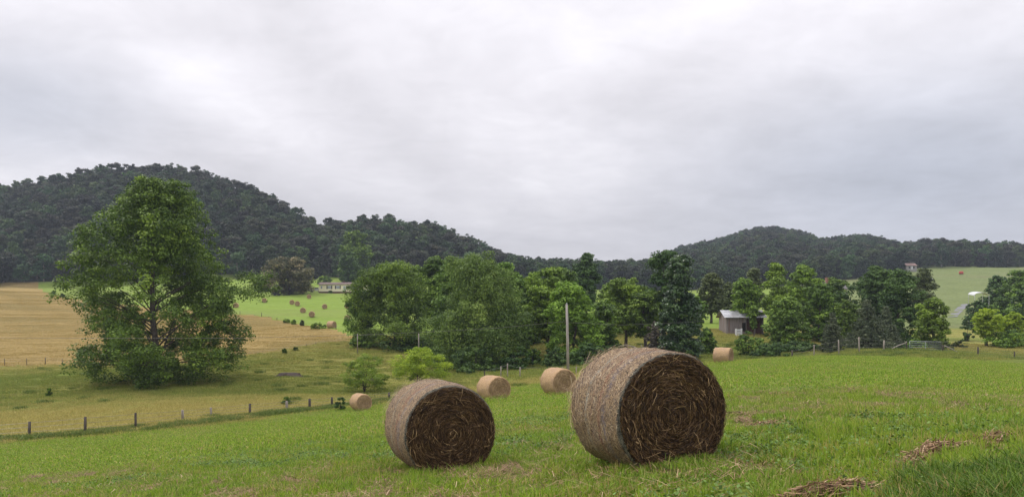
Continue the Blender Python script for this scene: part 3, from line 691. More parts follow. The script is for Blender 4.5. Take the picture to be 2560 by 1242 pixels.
# the tall sycamore: profile (height, right radius, left radius)
SYC = [(.02, .66, .80), (.06, .72, .84), (.115, .80, .90), (.21, .96, .98), (.30, 1.04, .92), (.40, 1.02, .88), (.49, 1.10, .88), (.57, 1.06, .90), (.62, .68, .84), (.68, .60, .78), (.77, .60, .60), (.83, .50, .62), (.855, .44, .30), (.92, .28, .24), (.97, .16, .22), (1, .05, .12)]
tree(21, 388, 96, 428, 500, 'tall spreading sycamore standing alone in the left pasture', 'syc', SYC, name='sycamore_tree', ncl=1400, crad=1.0, nl=115, lsize=.135, trunk_r=.42, nlimb=60, uneven=.22, split=.28, shell=.46, flat=.8, dome=.6, lobes=96, lobe_r=.25)
T = tree; bDt = Dfor(1835, 836, 110, 170)
T(31, 985, 125, 640, 235, 'spreading dark tree with forked trunk left of the drooping willow', 'mid', [(.12, .8), (.2, .95), (.35, 1.0), (.55, .93), (.75, .75), (.9, .5), (1, .2)], trunk_r=.4, nlimb=26, lean=(.0, 0), droop=.4, stems=2)
T(32, 1085, 140, 634, 130, 'rounded tree between the forked tree and the willow', 'mid', ROUND)
T(33, 1195, 106, 622, 265, 'large drooping willow behind the second largest bale', 'willow', LOW, name='willow_tree', droop=1.0, dens=1.15, trunk_r=.4)
T(34, 1300, 122, 690, 110, 'leafy tree against the right side of the willow', 'mid', LOW)
T(35, 1372, 120, 655, 150, 'yellow-green rounded tree left of the utility pole top', 'lite', ROUND)
T(36, 1425, 105, 700, 165, 'light-topped tree behind the utility pole', 'lite', LOW, stems=2)
T(37, 1467, 175, 628, 75, 'tall dark tree rising against the sky behind the pole', 'dark', ROUND)
T(38, 1505, 110, 745, 120, 'low forked tree between the pole and the largest bale', 'mid', LOW, stems=2)
T(39, 1565, 125, 690, 130, 'bright feathery tree left of the ivy-covered tree', 'lite', VASE)
T(40, 1612, 122, 720, 100, 'loose green tree touching the left side of the ivy column', 'mid', VASE)
T(41, 1657, 124, 613, 92, 'tall open-topped tree behind the ivy column', 'dark', [(.25, .5), (.4, .75), (.5, .6), (.62, .9), (.7, .5), (.8, .85), (.9, 1.0), (1, .5)], dens=.75, uneven=.4)
T(42, 1700, 109, 622, 98, 'ivy-covered column-shaped tree, dark and glossy', 'ivy', COLU, name='ivy_covered_tree', dens=1.7, uneven=.08, trunk_r=.35, nlimb=14, crad=.75)
T(43, 1640, 116, 800, 60, 'leafless grey brush left of the ivy column', 'grey', BUSH, 'dead shrub', 'dead_shrub', dens=.5)
T(44, 1778, 165, 676, 78, 'grey-green tree right of the ivy column', 'olive', ROUND)
T(45, 1822, 175, 700, 60, 'small olive tree behind the barn left end', 'olive', ROUND)
T(46, 1862, 142, 690, 95, 'bright green tree directly above the barn roof', 'lite', [(.3, .8), (.45, 1), (.65, .95), (.8, .75), (1, .3)])
T(47, 1885, 190, 665, 60, 'dull olive tree peeking over the barn trees', 'olive', ROUND)
T(48, 1942, 138, 650, 88, 'tall tree with bright rounded top right of the barn', 'lite', LOW)
T(49, 2008, 150, 656, 74, 'second bright-topped tree right of the barn', 'lite', ROUND)
T(50, 1968, 122, 735, 128, 'broad dark green tree covering the right end of the barn', 'mid', LOW)
T(81, 2100, 148, 724, 84, 'leafy tree hiding the brick house below its chimney', 'mid', LOW)
T(82, 2045, 165, 690, 70, 'rounded tree left of the hidden brick house', 'lite', ROUND)
T(83, 1405, 150, 662, 90, 'mid green tree peeking over the pole trees', 'mid', ROUND)
T(84, 1600, 150, 705, 90, 'dim green tree in the gap left of the ivy column', 'dark', ROUND)
T(87, 1884, bDt-3, 760, 22, 'slender leafy sapling in front of the barn middle', 'mid', [(.35, .5), (.55, 1), (.8, .9), (1, .3)], trunk_r=.1)
T(85, 1740, 150, 735, 60, 'low tree just right of the ivy column', 'mid', LOW)
T(76, 1262, 130, 650, 120, 'rounded tree rising just right of the willow top', 'mid', ROUND)
T(77, 1335, 135, 672, 100, 'dense tree filling the gap left of the yellow-green rounded tree', 'mid', LOW)
T(78, 1530, 140, 700, 90, 'mid green tree behind the low forked tree', 'mid', ROUND)
T(79, 905, 128, 715, 95, 'low spreading tree at the left end of the tree belt', 'mid', LOW, droop=.4)
T(80, 1130, 118, 640, 130, 'full leafy tree merging with the left side of the willow', 'mid', LOW)
T(74, 2112, 124, 742, 84, 'mid green tree between the two cedars', 'mid', LOW)
T(51, 2050, 130, 700, 110, 'mid green tree above the smaller cedar', 'mid', LOW)
T(52, 2085, 160, 688, 80, 'small rounded tree beside the hidden brick chimney', 'mid', ROUND)
T(53, 2190, 145, 658, 150, 'large dark tree behind the taller cedar', 'dark', LOW, dens=1.2)
T(54, 2250, 132, 665, 120, 'dark tall tree left of the field gate', 'dark', LOW)
T(55, 2310, 175, 664, 66, 'brownish tree top standing against the far hillside field', 'olive', ROUND)
T(56, 2335, 119, 735, 100, 'light green loose tree directly behind the field gate', 'lite', LOW)
T(57, 2168, 112, 742, 118, 'taller grey-green cedar behind the fence', 'cedar', CONE, 'cedar', 'cedar_tree', flat=.3, droop=.5, up=.2, dens=1.1)
T(58, 2080, 108, 775, 64, 'smaller grey-green cedar behind the fence', 'cedar', CONE, 'cedar', 'cedar_tree', flat=.3, droop=.5, up=.2)
T(59, 2215, 116, 760, 90, 'drooping cedar right of the taller cedar', 'cedar', CONE, 'cedar', 'cedar_tree', flat=.3, droop=.5, up=.2)
T(60, 2495, 225, 684, 76, 'dark evergreen beside the white carport', 'dark', BUSH, dens=1.2)
T(61, 2548, 200, 668, 120, 'big mid green tree at the right picture edge', 'mid', LOW)
T(62, 2446, 205, 747, 76, 'dark low tree below the white carport', 'dark', BUSH)
T(63, 2467, 135, 768, 80, 'small bright green tree in the right pasture', 'yel', VASE)
T(64, 2535, 138, 775, 74, 'yellow-green bushy tree at the right edge of the pasture', 'yel', LOW)
T(86, 2590, 165, 700, 120, 'dark tree cut by the right picture edge', 'dark', LOW)
T(66, 1048, 88, 862, 146, 'bright yellow-green small tree above the second largest bale', 'yel', [(.25, .75), (.4, 1), (.65, .95), (.85, .7), (1, .35)], name='small_tree', stems=3, crad=.62, lsize=.075, nl=150, trunk_r=.12, ncl=120, nlimb=12)
T(67, 912, 86, 878, 128, 'paler thin small tree left of the bright yellow-green tree', 'yel2', [(.2, .7), (.4, 1), (.6, .85), (.8, .7), (1, .35)], name='small_tree', stems=3, crad=.52, lsize=.07, nl=130, trunk_r=.1, ncl=110, nlimb=12)
T(68, 722, Dfor(722, 737, 250, 340), 640, 150, 'blossoming chestnut tree with cream tips beside the cream house', 'cream', LOW, lsize=.36, dens=1.3)
T(69, 657, Dfor(657, 729, 250, 350), 690, 36, 'small dark tree at the left of the blossoming chestnut', 'dark', BUSH, lsize=.4)
T(70, 884, 375, 568, 92, 'tall pointed tree at the foot of the wooded hill behind the house', 'mid', LOW, lsize=.45)
T(71, 870, 355, 625, 70, 'bluish round tree above the cream house roof', 'dark', LOW, lsize=.42)
T(72, 812, 362, 688, 40, 'small bright bush-like tree left behind the house', 'mid', BUSH, lsize=.4)
T(73, 1765, 117, 815, 50, 'low tree below the ivy column right side', 'mid', BUSH, name='shrub', cat='shrub')

hD0 = Dfor(835, 734, 250, 360)
# shrubs and creek undergrowth
bsp = [(1872, 112, 822, 82, 'mid', 'leafy shrub in front of the barn'), (1925, 108, 852, 90, 'dark', 'dark shrub right of the golden bale'), (1990, 112, 850, 110, 'dark', 'dark shrub left of the smaller cedar'),
       (2290, 118, 845, 60, 'mid', 'shrub hugging the left gate post from behind'), (2250, 112, 858, 60, 'dark', 'low shrub behind the leaning fence brace'),
       (1110, 112, 850, 130, 'dark', 'dark undergrowth shrub under the willow left side'), (1190, 101, 860, 150, 'dark', 'dark undergrowth shrub under the willow centre'), (1285, 103, 862, 110, 'dark', 'dark shrub beneath the tree right of the willow'),
       (1390, 100, 862, 90, 'dark', 'dark shrub just left of the utility pole'), (1470, 100, 850, 100, 'dark', 'dark shrub just right of the utility pole'), (1330, 108, 868, 60, 'mid', 'small shrub between willow and pole'),
       (1530, 104, 855, 60, 'dark', 'round shrub left of the dead branch'), (1722, 104, 874, 40, 'dark', 'dark shrub at the foot of the ivy column'), (1030, 122, 838, 160, 'dark', 'dark shrub under the forked tree'),
       (905, 124, 838, 60, 'mid', 'shrub at the left foot of the forked tree'), (2360, 112, 850, 50, 'olive', 'dry shrub at the right of the field gate'),
       (851, 68.5, 990, 34, 'dark', 'dark round bush on the wire fence beside a bale'), (796, 165, 806, 38, 'lite', 'leafy bush at the lower corner of the hay field'), (718, 186, 797, 20, 'lite', 'taller left one of two bushes on the field boundary'),
       (734, 182, 799, 15, 'lite', 'shorter right one of two bushes on the field boundary'), (755, 176, 800, 10, 'olive', 'thin weed bush between boundary bushes'),
       (712, 122, 870, 12, 'mid', 'small dark bush in the sloping pasture'), (738, 124, 873, 16, 'dark', 'low dark bush just right of the small pasture bush'),
       (826, hD0-4, 727, 9, 'dark', 'clipped round shrub in front of the cream house'), (134, 290, 727, 8, 'dark', 'left small bush on the brown field crest'), (156, 285, 733, 10, 'dark', 'right small bush on the brown field crest'),
       (2520, 134, 820, 110, 'lite', 'wide light shrub under the yellow-green edge tree'), (2420, 170, 790, 30, 'dark', 'dark shrub beside the far road'), (2395, 128, 850, 40, 'olive', 'weedy shrub in the right pasture'),
       (122, 88, 968, 20, 'mid', 'small weed bush left of the sycamore'), (715, 75, 986, 20, 'mid', 'small weed bush behind the fence mid left')]
for i, (px, D, ty, wpx, m_, lb) in enumerate(bsp):
    T(100+i, px, D, ty, wpx, lb, m_, BUSH, 'shrub', 'shrub', 'shrubs and undergrowth', uneven=.45, nlimb=5, trunk_r=.06, ncl=26 if wpx < 60 else 60, nl=70)

# ------------------------------------------------------------------ forest
fproto = []
FR = np.random.default_rng(77)
for k in range(7):
    pf = [(.12, .75), (.3, 1), (.55, .95), (.78, .72), (.92, .42), (1, .12)] if k < 5 else [(.08, .6), (.35, .9), (.6, 1), (.8, .8), (1, .3)]
    cme, tme = make_tree_mesh(FR, 14.5, pf, 5.9-.3*k, 84, 1.35, 62, .36, ML[('for1', 'for2', 'for1', 'for3', 'for1', 'for2', 'for1')[k]], trunk_r=.3, nlimb=7, uneven=.18, shell=.38, barkm=M_palebark, lobes=8, lobe_r=.6)
    fproto.append((cme, tme))
def forest_band(px0, px1, rows, sp, Lb, grp):
    out = []; first = {}
    for r in range(rows):
        px = px0+FR.uniform(0, 20)
        while px < px1:
            D = float(De(px))+3+r*9+FR.uniform(-3, 3); k = int(FR.integers(0, 7)); c = FR.uniform(.75, 1.15)
            out.append((px, D, k, c)); px += sp*F/D*FR.uniform(.75, 1.3)
    return out
def plant(lst, label, grp):
    crowns = []
    for (px, D, k, c) in lst:
        t = thing('forest_tree', label, 'tree', at(px, D, -.3), FR.uniform(0, 6.28), grp); t.scale = (c*FR.uniform(.9, 1.15), c, c*FR.uniform(.8, 1.1))
        cr = link('crown', fproto[k][0], t); link('trunk', fproto[k][1], t)
        crowns.append((k, cr))
    return crowns
cl = plant(forest_band(-40, 700, 2, 9.0, None, None), 'dark broadleaf tree along the foot of the wooded left hill', 'forest edge trees at the foot of the left hill')
cl += plant(forest_band(700, 1290, 1, 9.0, None, None), 'dark broadleaf tree at the lower edge of the woods behind the house', 'forest edge trees behind the house')
plant(forest_band(2270, 2600, 1, 8.6, None, None), 'dark broadleaf tree along the top edge of the far hillside field', 'forest edge trees above the far field')
protos = []
for k in range(7):
    protos.append(next(c for (kk, c) in cl if kk == k))
P = []
for px in np.arange(-900, 3600, 1.0):
    pass
sp = 7.9
Y = np.arange(395, 1180, sp*.9); pts = []
for y in Y:
    xs = np.arange(-1.15*y, 1.15*y, sp); pts.append(np.stack([xs, np.full(len(xs), y)], -1))
P = np.vstack(pts); P = P+FR.uniform(-sp*.42, sp*.42, P.shape)
pxs = P[:, 0]/P[:, 1]*F+1280
edge_rows = np.where((pxs > -40) & (pxs < 700), 21, np.where((pxs > 700) & (pxs < 1290), 11, np.where((pxs > 2270) & (pxs < 2600), 11, 2)))
keep = (P[:, 1] > De(pxs)+edge_rows) & (P[:, 1] < Dr(pxs)+26)
P = P[keep]; n = len(P)
scf = FR.uniform(.72, 1.1, n)
scatter('forest', protos, np.column_stack([P, ground(P[:, 0], P[:, 1])-.4]), FR.uniform(0, 6.28, n), scf, np.where(FR.random(n) < .45, FR.integers(0, 7, n), ((1.5+wob(P[:, 0]*.35, P[:, 1]*.3))*2.6).astype(int) % 7), szz=FR.uniform(.88, 1.1, n))

# ------------------------------------------------------------------ rough grass, long tufts, meadow
P = fill(-.75, .75, 54, 148, 1.45, 1); n = len(P)
pxp = P[:, 0]/P[:, 1]*F+1280
tan_ = np.where(pxp < 1400, np.interp(P[:, 1], [60, 66, 82, 90, 112, 125], [.55, .95, .8, .18, .15, .6]), np.where(pxp < 1900, .25, .75))
ix = np.where(rng.random(n) < np.clip(.05+.16*wob(P[:, 0]*.8, P[:, 1]*1.3), .01, .25), 2, np.where(rng.random(n) < np.clip(tan_+.3*wob(P[:, 0]*.3, P[:, 1]*.9), .03, .97), 0, 1))
scatter('pasture_grass', gP, P3(P), U(n), U(n, .6, 1.15), ix)
P = fill(-.75, -.1, 112, 300, 2.2, 2); n = len(P); scatter('meadow_grass', gM, P3(P), U(n), U(n, .8, 1.3), np.zeros(n, int), szz=U(n, .5, 1))
# long tufts in the mown field, denser at the right bank and round the bales
pt, ix = [], []
Rr = np.random.default_rng(9)
def around(px, D, r0, r1, n, k):
    for _ in range(n):
        a = Rr.uniform(0, 6.28); r = Rr.uniform(r0, r1); x = (px-1280)/F*D+r*math.cos(a); y = D+r*math.sin(a); pt.append((x, y)); ix.append(k)
for (px, D) in ((1619, 10.3), (1094, 13.75)):
    a0 = math.radians(22)
    for _ in range(150):
        s_ = Rr.uniform(-.78, .78); w_ = Rr.uniform(-.42, .42)
        if Rr.random() < .75: w_ = math.copysign(Rr.uniform(.28, .6), w_)
        else: s_ = math.copysign(Rr.uniform(.66, .82), s_)
        cxx = (px-1280)/F*D; pt.append((cxx+math.sin(a0)*s_+math.cos(a0)*w_, D-math.cos(a0)*s_+math.sin(a0)*w_)); ix.append(2)
for _ in range(650):
    u = Rr.uniform(-.7, .7); y = Rr.uniform(6.2, 30); pt.append((u*y, y)); ix.append(2 if Rr.random() < .6 else 0)
for _ in range(420):
    u = Rr.uniform(.3, .72); y = Rr.uniform(5.2, 12); pt.append((u*y, y)); ix.append(0)
for _ in range(360):
    u = Rr.uniform(.5, .85); y = Rr.uniform(4.2, 7.2)-(.75-u)*2.5; y = max(y, 4.0); pt.append((u*y, y)); ix.append(1)
P = np.array(pt); n = len(P); scatter('grass', gL, P3(P), U(n), U(n, .6, 1.15), ix)
def flat_proto(name, n, size, ln, wd, mat, spot, seed, leafy=False):
    R = np.random.default_rng(seed); b = MB()
    c = np.column_stack([R.normal(0, size/2.4, (n, 2)), R.uniform(.01, .075 if not leafy else .09, n)]); th = R.uniform(0, 6.28, n)
    if leafy:
        Nn = R.normal(0, .5, (n, 3))+np.array([0, 0, 1]); Nn /= np.linalg.norm(Nn, axis=1)[:, None]; V, q, tt_ = leaf_quads(R, c, Nn, ln, .75, R.random(n)); b.add(V, [q], tt_)
    else:
        L_ = ln*R.uniform(.4, 1.3, n); dz = R.normal(0, .25, n)
        d_ = np.stack([np.cos(th), np.sin(th), dz], -1)*L_[:, None]/2; sd_ = np.stack([-np.sin(th), np.cos(th), np.zeros(n)], -1)*wd/2
        V = np.stack([c-d_-sd_, c-d_+sd_, c+d_+sd_, c+d_-sd_], 1); V[..., 2] = np.maximum(V[..., 2], .008); b.add(V.reshape(-1, 3), [np.arange(4*n).reshape(-1, 4)], np.repeat(R.random(n), 4))
    o = b.obj(name, mat, None, True, spot); o['kind'] = 'stuff'; return o
M_clov = leaf_mat('clover_leaves', (.07, .125, .028), (.16, .26, .055))
gF = [flat_proto('loose_straw', 70, .8, .16, .006, m7_(), at(1900, 9), 1), flat_proto('loose_straw', 160, .35, .14, .006, m7_(), at(1350, 11), 2), flat_proto('clover', 150, .5, .018, .01, M_clov, at(1750, 8), 3, True)]
pf_ = []
for _ in range(1500):
    y = 5+19*Rr.random()**.8; pf_.append((Rr.uniform(-.7, .7)*y, y))
pf_ = np.array(pf_); nz_ = wob(pf_[:, 0]*2.2, pf_[:, 1]*3.1)
kx = np.where(nz_ > .35, 1, np.where(nz_ < -.25, 2, 0)); scatter('loose_straw', gF, P3(pf_), U(1500), U(1500, .7, 1.3), kx)
# weeds along the fence at the field edge
pw = []
for px in np.arange(-300, 1000, 5.5):
    for _ in range(2): D = float(E1(px))+Rr.uniform(.2, 3.4); pw.append(((px-1280)/F*D, D))
for px in np.arange(1920, 2700, 6): D = float(E1(px))+Rr.uniform(2, 12); pw.append(((px-1280)/F*D, D))
P = np.array(pw); n = len(P); scatter('pasture_grass', gP, P3(P), U(n), U(n, .6, 1.15), np.where(Rr.random(n) < .65, 2, 0))

# ------------------------------------------------------------------ straw windrows and dry patches
def straw_pile(name, label, px, D, length, width, h, n, ang, mat=M_pale, seed=0, cat='straw', dz=0):
    R = np.random.default_rng(500+seed); x0, y0, _ = at(px, D); b = MB()
    u = R.uniform(-.5, .5, n)*length; v = R.normal(0, .3, n)*width; ca, sa = math.cos(ang), math.sin(ang)
    hh = h*np.exp(-(v/width*2.2)**2)*(1-(2*u/length)**2*.8)*R.random(n)*(1+.4*np.sin(u*5+seed))
    X = u*ca-v*sa+.08*np.sin(u*4); Y = u*sa+v*ca+.06*np.sin(u*6+1)
    th = R.normal(0, .6, n)+ang; ln = R.uniform(.05, .24, n); k = 4; s = np.linspace(-.5, .5, k)[None]*ln[:, None]
    XX_ = X[:, None]+np.cos(th)[:, None]*s-np.sin(th)[:, None]*s*s*R.normal(0, 2.5, n)[:, None]; YY_ = Y[:, None]+np.sin(th)[:, None]*s+np.cos(th)[:, None]*s*s*R.normal(0, 2.5, n)[:, None]
    gz_ = ground(x0+XX_, y0+YY_)-ground(np.array([x0]), np.array([y0]))[0]
    ZZ_ = gz_+np.maximum(.015, hh[:, None]+R.normal(0, .02, n)[:, None]*np.linspace(-1, 1, k)[None]+.02)
    side = np.stack([-np.sin(th), np.cos(th), R.normal(0, .4, n)], -1)*.0045
    Pt = np.stack([XX_, YY_, ZZ_], -1); V = np.stack([Pt-side[:, None], Pt+side[:, None]], 2)
    base = np.arange(n)[:, None, None]*2*k; q = (base+np.arange(k-1)[None, :, None]*2+np.array([0, 1, 3, 2])[None, None]).reshape(-1, 4)
    b.add(V.reshape(-1, 3), [q], np.repeat(R.random(n), 2*k))
    o = b.obj(name, mat, None, True, (x0, y0, float(ground(np.array([x0]), np.array([y0]))[0])+dz)); tag(o, label, cat); return o
m7 = m7_()
straw_pile('straw_windrow', 'thick brown raked hay clump at the bottom edge of the picture', 2035, 6.5, 1.3, .4, .13, 3600, .14, m7, 1)
straw_pile('straw_windrow', 'middle raked hay strip joining the bottom clump to the bank strip', 2190, 7.2, 1.2, .3, .09, 1700, .6, m7, 11)
straw_pile('straw_windrow', 'long raked hay strip climbing the right bank', 2352, 8.1, 2.0, .42, .13, 3600, .66, m7, 2)
straw_pile('straw_windrow', 'small raked hay clump near the right picture edge', 2510, 8.9, 1.3, .4, .1, 1700, .5, m7, 3)
straw_pile('straw_windrow', 'flat tan straw patch right of the largest bale', 1922, 13.4, .75, .45, .04, 700, .1, m7, 4)
straw_pile('straw_windrow', 'small tan straw patch right of the second largest bale', 1270, 16.6, .8, .5, .03, 420, .1, M_pale, 5)
straw_pile('straw_windrow', 'thin straw trail far right in the mown field', 2420, 21, 4.0, .4, .04, 1200, .5, M_pale, 6)
straw_pile('straw_windrow', 'dark frayed grass clump close to the right side of the largest bale', 1832, 15.8, .35, .3, .1, 420, .2, M_straw, 7)

# ------------------------------------------------------------------ fences
M_post = noisy('weathered_wood', (.045, .037, .032), (.12, .10, .085), (1, 1, .2), 8, .9, .5, .01)
M_lpost = noisy('pale_wood', (.22, .19, .16), (.38, .34, .29), (1, 1, .2), 8, .9, .5, .01)
M_wire = noisy('wire_steel', (.16, .15, .15), (.25, .24, .23), rough=.5, bump=None, metal=.6)
def fence(name, label, spec, wires=3, wr=.009, r0=.07, hgt=1.25, light=(), group=None):
    """spec: list of (px, D, py_top)"""
    x0, y0, z0 = at(*spec[0][:2]); t = thing(name, label, 'fence', (x0, y0, z0), 0, group); tops = []
    for i, s in enumerate(spec):
        x, y, z = at(s[0], s[1]); top = zpy(s[2], s[1]) if len(s) > 2 else z+hgt; rr = r0*rng.uniform(.85, 1.2); lx, ly = rng.normal(0, .03, 2)
        b = MB(); b.tube([(x-x0, y-y0, z-z0-.3), (x-x0+lx*.5, y-y0, (z+top)/2-z0), (x-x0+lx, y-y0+ly, top-z0)], [rr*1.05, rr, rr*.92], 8)
        o = b.obj('post', M_lpost if i in light else M_post, t, True); tops.append((x-x0, y-y0, z-z0, top-z0))
    for k in range(wires):
        b = MB()
        for a, c in zip(tops[:-1], tops[1:]):
            pts = []
            for s_ in np.linspace(0, 1, 5):
                f = .93-.28*k; pts.append((a[0]+(c[0]-a[0])*s_, a[1]+(c[1]-a[1])*s_-.08, (a[2]+(a[3]-a[2])*f)*(1-s_)+(c[2]+(c[3]-c[2])*f)*s_-.02*math.sin(math.pi*s_)))
            b.tube(pts, wr, 3, cap=False)
        b.obj('wire', M_wire, t)
    return t
fence('wire_fence', 'wire fence with wooden posts along the left edge of the mown field',
      [(-180, 56, 1072), (-60, 56.5, 1062), (73, 57, 1053), (213, 58, 1041), (339, 60, 1031), (457, 64, 1024), (528, 66, 1018), (625, 67, 1008), (717, 70, 1002), (775, 71, 996), (830, 73, 992), (973, 79, 980), (1110, 82, 962)], 3, r0=.1, light=(5, 6, 8))
fence('wire_fence', 'wire fence with pale posts behind the field crest at right',
      [(1981, 96, 875), (2035, 98, 861), (2097, 100, 849), (2148, 101, 842), (2209, 102, 850), (2267, 103, 852)], 3, r0=.085, light=(1, 2, 3, 4))
fence('wire_fence', 'wire fence right of the field gate', [(2358, 103, 862), (2445, 104, 867), (2536, 105, 878), (2660, 106, 886), (2800, 107, 890)], 3, r0=.1)
fence('wire_fence', 'thin post fence at the foot of the brown field', [(-120, 133), (-40, 133), (12, 133), (67, 133), (113, 132), (156, 131), (230, 130), (300, 128), (380, 124), (470, 121), (583, 123, 885), (612, 124, 882), (766, 132, 860), (790, 133, 855), (897, 138, 838)], 2, r0=.055, hgt=1.15)
fence('wire_fence', 'weedy boundary fence between brown field and hay field', [(560, 222), (600, 215), (636, 207, 786), (654, 203), (672, 199, 790), (692, 194, 794), (713, 189), (760, 176), (800, 168), (840, 160, 812), (870, 152)], 2, r0=.06, hgt=1.1)
fence('wire_fence', 'pale posts along the creek below the willow', [(1212, 88), (1252, 88, 915), (1269, 88, 908), (1300, 87, 917), (1405, 86, 916), (1440, 85, 916), (1560, 90)], 1, r0=.06, hgt=1.0, light=(1, 2, 3, 4, 5))
fence('wire_fence', 'two pale posts under the spreading forked tree', [(894, 118, 834), (1047, 116, 833), (1180, 118)], 1, r0=.08, light=(0, 1))
# leaning brace rails
for (a, b_, lb) in (((2229, 101.5, 872), (2267, 102.5, 854), 'crooked pale rail leaning on the left gate post'), ((2361, 102.5, 864), (2414, 103, 890), 'grey rail leaning on the right gate post')):
    pa = np.array([(a[0]-1280)/F*a[1], a[1], zpy(a[2], a[1])]); pb = np.array([(b_[0]-1280)/F*b_[1], b_[1], zpy(b_[2], b_[1])])
    bb = MB(); tt_ = np.linspace(0, 1, 6)[:, None]; bb.tube((pb-pa)*tt_+np.array([0, 0, 1])*(.05*np.sin(tt_*5)), [.07, .07, .065, .06, .055, .05], 6)
    tag(bb.obj('brace_rail', M_lpost, None, True, tuple(pa)), lb, 'wooden rail')
# field gate
gD = 103; gx0 = (2274-1280)/F*gD; gx1 = (2353-1280)/F*gD; gz = at(2313, gD)[2]; gt = zpy(853, gD); gbm = zpy(877, gD)
t = thing('field_gate', 'galvanised tube farm gate closed between wooden posts', 'gate', (gx0, gD, gz))
M_galv = noisy('galvanised_steel', (.34, .38, .38), (.48, .52, .52), sc=3, rough=.45, bump=None, metal=.4, spec=.5)
bb = MB(); w_ = gx1-gx0; h0 = gbm-gz; h1 = gt-gz
bb.tube([(0, 0, h0), (0, 0, h1), (w_, 0, h1-.05), (w_, 0, h0-.05), (0, 0, h0)], .035, 8); bb.obj('frame', M_galv, t, True)
for k in range(1, 5):
    bb = MB(); f = h0+(h1-h0)*k/5; bb.tube([(0, 0, f), (w_, 0, f-.05)], .024, 6); bb.obj('rail', M_galv, t, True)
for f in (.5,):
    bb = MB(); bb.box(w_*f-.03, w_*f+.03, -.035, -.028, h0-.02, h1-.02); bb.obj('upright', M_galv, t)
# ------------------------------------------------------------------ utility pole with wires
pD = 84; x, y, z = at(1419, pD); t = thing('utility_pole', 'tall weathered grey utility pole rising behind the bales', 'utility pole', (x, y, z)); ph_ = zpy(760, pD)-z
M_pole = noisy('grey_pole_wood', (.26, .235, .21), (.40, .365, .33), (1, 1, .1), 9, .9, .5, .01)
bb = MB(); bb.tube([(.06, 0, -.3), (0, 0, ph_*.5), (-.1, 0, ph_)], [.16, .14, .115], 12); bb.obj('pole', M_pole, t, True)
bb = MB(); bb.tube([(-.1, 0, ph_), (-.1, 0, ph_+.07), (-.1, 0, ph_+.12)], [.04, .06, .03], 8); bb.obj('insulator', M_galv, t, True)
def wire(label, pts, r=.011):
    P_ = np.array([((px-1280)/F*D, D, zpy(py, D)) for (px, D, py) in pts]); o = MB()
    xs = np.linspace(0, len(P_)-1, 40); Pi = np.stack([np.interp(xs, range(len(P_)), P_[:, k]) for k in range(3)], -1)
    Pi[1:-1] = (Pi[:-2]+Pi[1:-1]*2+Pi[2:])/4
    o.tube(Pi-Pi[0], r, 4, cap=False); tag(o.obj('overhead_wire', M_wire, None, True, tuple(Pi[0])), label, 'overhead wire', 'overhead wires')
wire('thin overhead wire running left from the pole across the brown field', [(1415, 84, 803), (1240, 80, 820), (1040, 76, 831), (860, 73, 838), (600, 70, 845), (160, 66, 845), (0, 64, 844), (-300, 62, 842)])
wire('thin overhead wire running right from the pole into the trees', [(1423, 84, 806), (1560, 92, 812), (1700, 100, 806), (1800, 112, 800)])

# ------------------------------------------------------------------ barn
M_plank = noisy('weathered_planks', (.15, .13, .125), (.33, .29, .28), (6, 6, .25), 2.2, .9, .6, .02, c=(.20, .13, .105))
M_redpl = noisy('dark_red_planks', (.06, .03, .026), (.12, .06, .05), (6, 6, .25), 2.2, .9, .6, .02)
M_tin = noisy('tin_roof', (.36, .37, .39), (.58, .59, .61), (1, 1, 1), 1.3, .45, .2, .01, c=(.22, .14, .10), metal=.3)
M_dark = noisy('painted_interior_shade', (.012, .01, .01), (.02, .018, .016), bump=None)  # near-black colour painting the shade inside the barn opening
bD = Dfor(1835, 836, 110, 170); bx0 = (1816-1280)/F*bD; bx1 = (1866-1280)/F*bD; bx2 = (1908-1280)/F*bD; bz = zpy(835, bD)
t = thing('barn', 'old weathered plank barn with rusty tin roof under the trees', 'barn', (bx0, bD, bz))
ev = zpy(793, bD)-bz; W1 = bx1-bx0; W2 = bx2-bx0; rg = zpy(775, bD+2.5)-bz
bb = MB(); x = 0
while x < W1-.05:
    ww = rng.uniform(.16, .26); bb.box(x, min(x+ww-.02, W1), 0, .05, 0+rng.uniform(0, .1), ev-.04-rng.uniform(0, .05)); x += ww
bb.box(0, W1, .06, .1, 0, ev-.05); bb.obj('wall', M_plank, t)
bb = MB(); bb.prism([(0, .1, 0), (0, 5, 0), (0, 5, ev-.05), (0, 2.5, rg-.1), (0, .1, ev-.05)], (.08, 0, 0)); bb.obj('side_wall', M_plank, t)
bb = MB(); bb.box(W1+.003, W2, .9, 1.0, 0, ev-.1); bb.obj('recessed_wall', M_redpl, t)
bb = MB(); bb.box(W2, W2+.1, .1, 5, 0, ev-.06); bb.box(.1, W2, 4.9, 5, 0, ev-.06); bb.obj('rear_wall', M_plank, t)
bb = MB(); bb.box(W1-.75, W1-.1, -.02, -.003, .5, 2.0); bb.obj('doorway_shade_panel', M_dark, t)  # flat panel on the planks, its dark colour stands in for shade indoors
bb = MB(); bb.tube([(W1+1.5, .1, 0), (W1+1.5, .1, ev-.1)], .08, 6); bb.obj('post', M_plank, t)
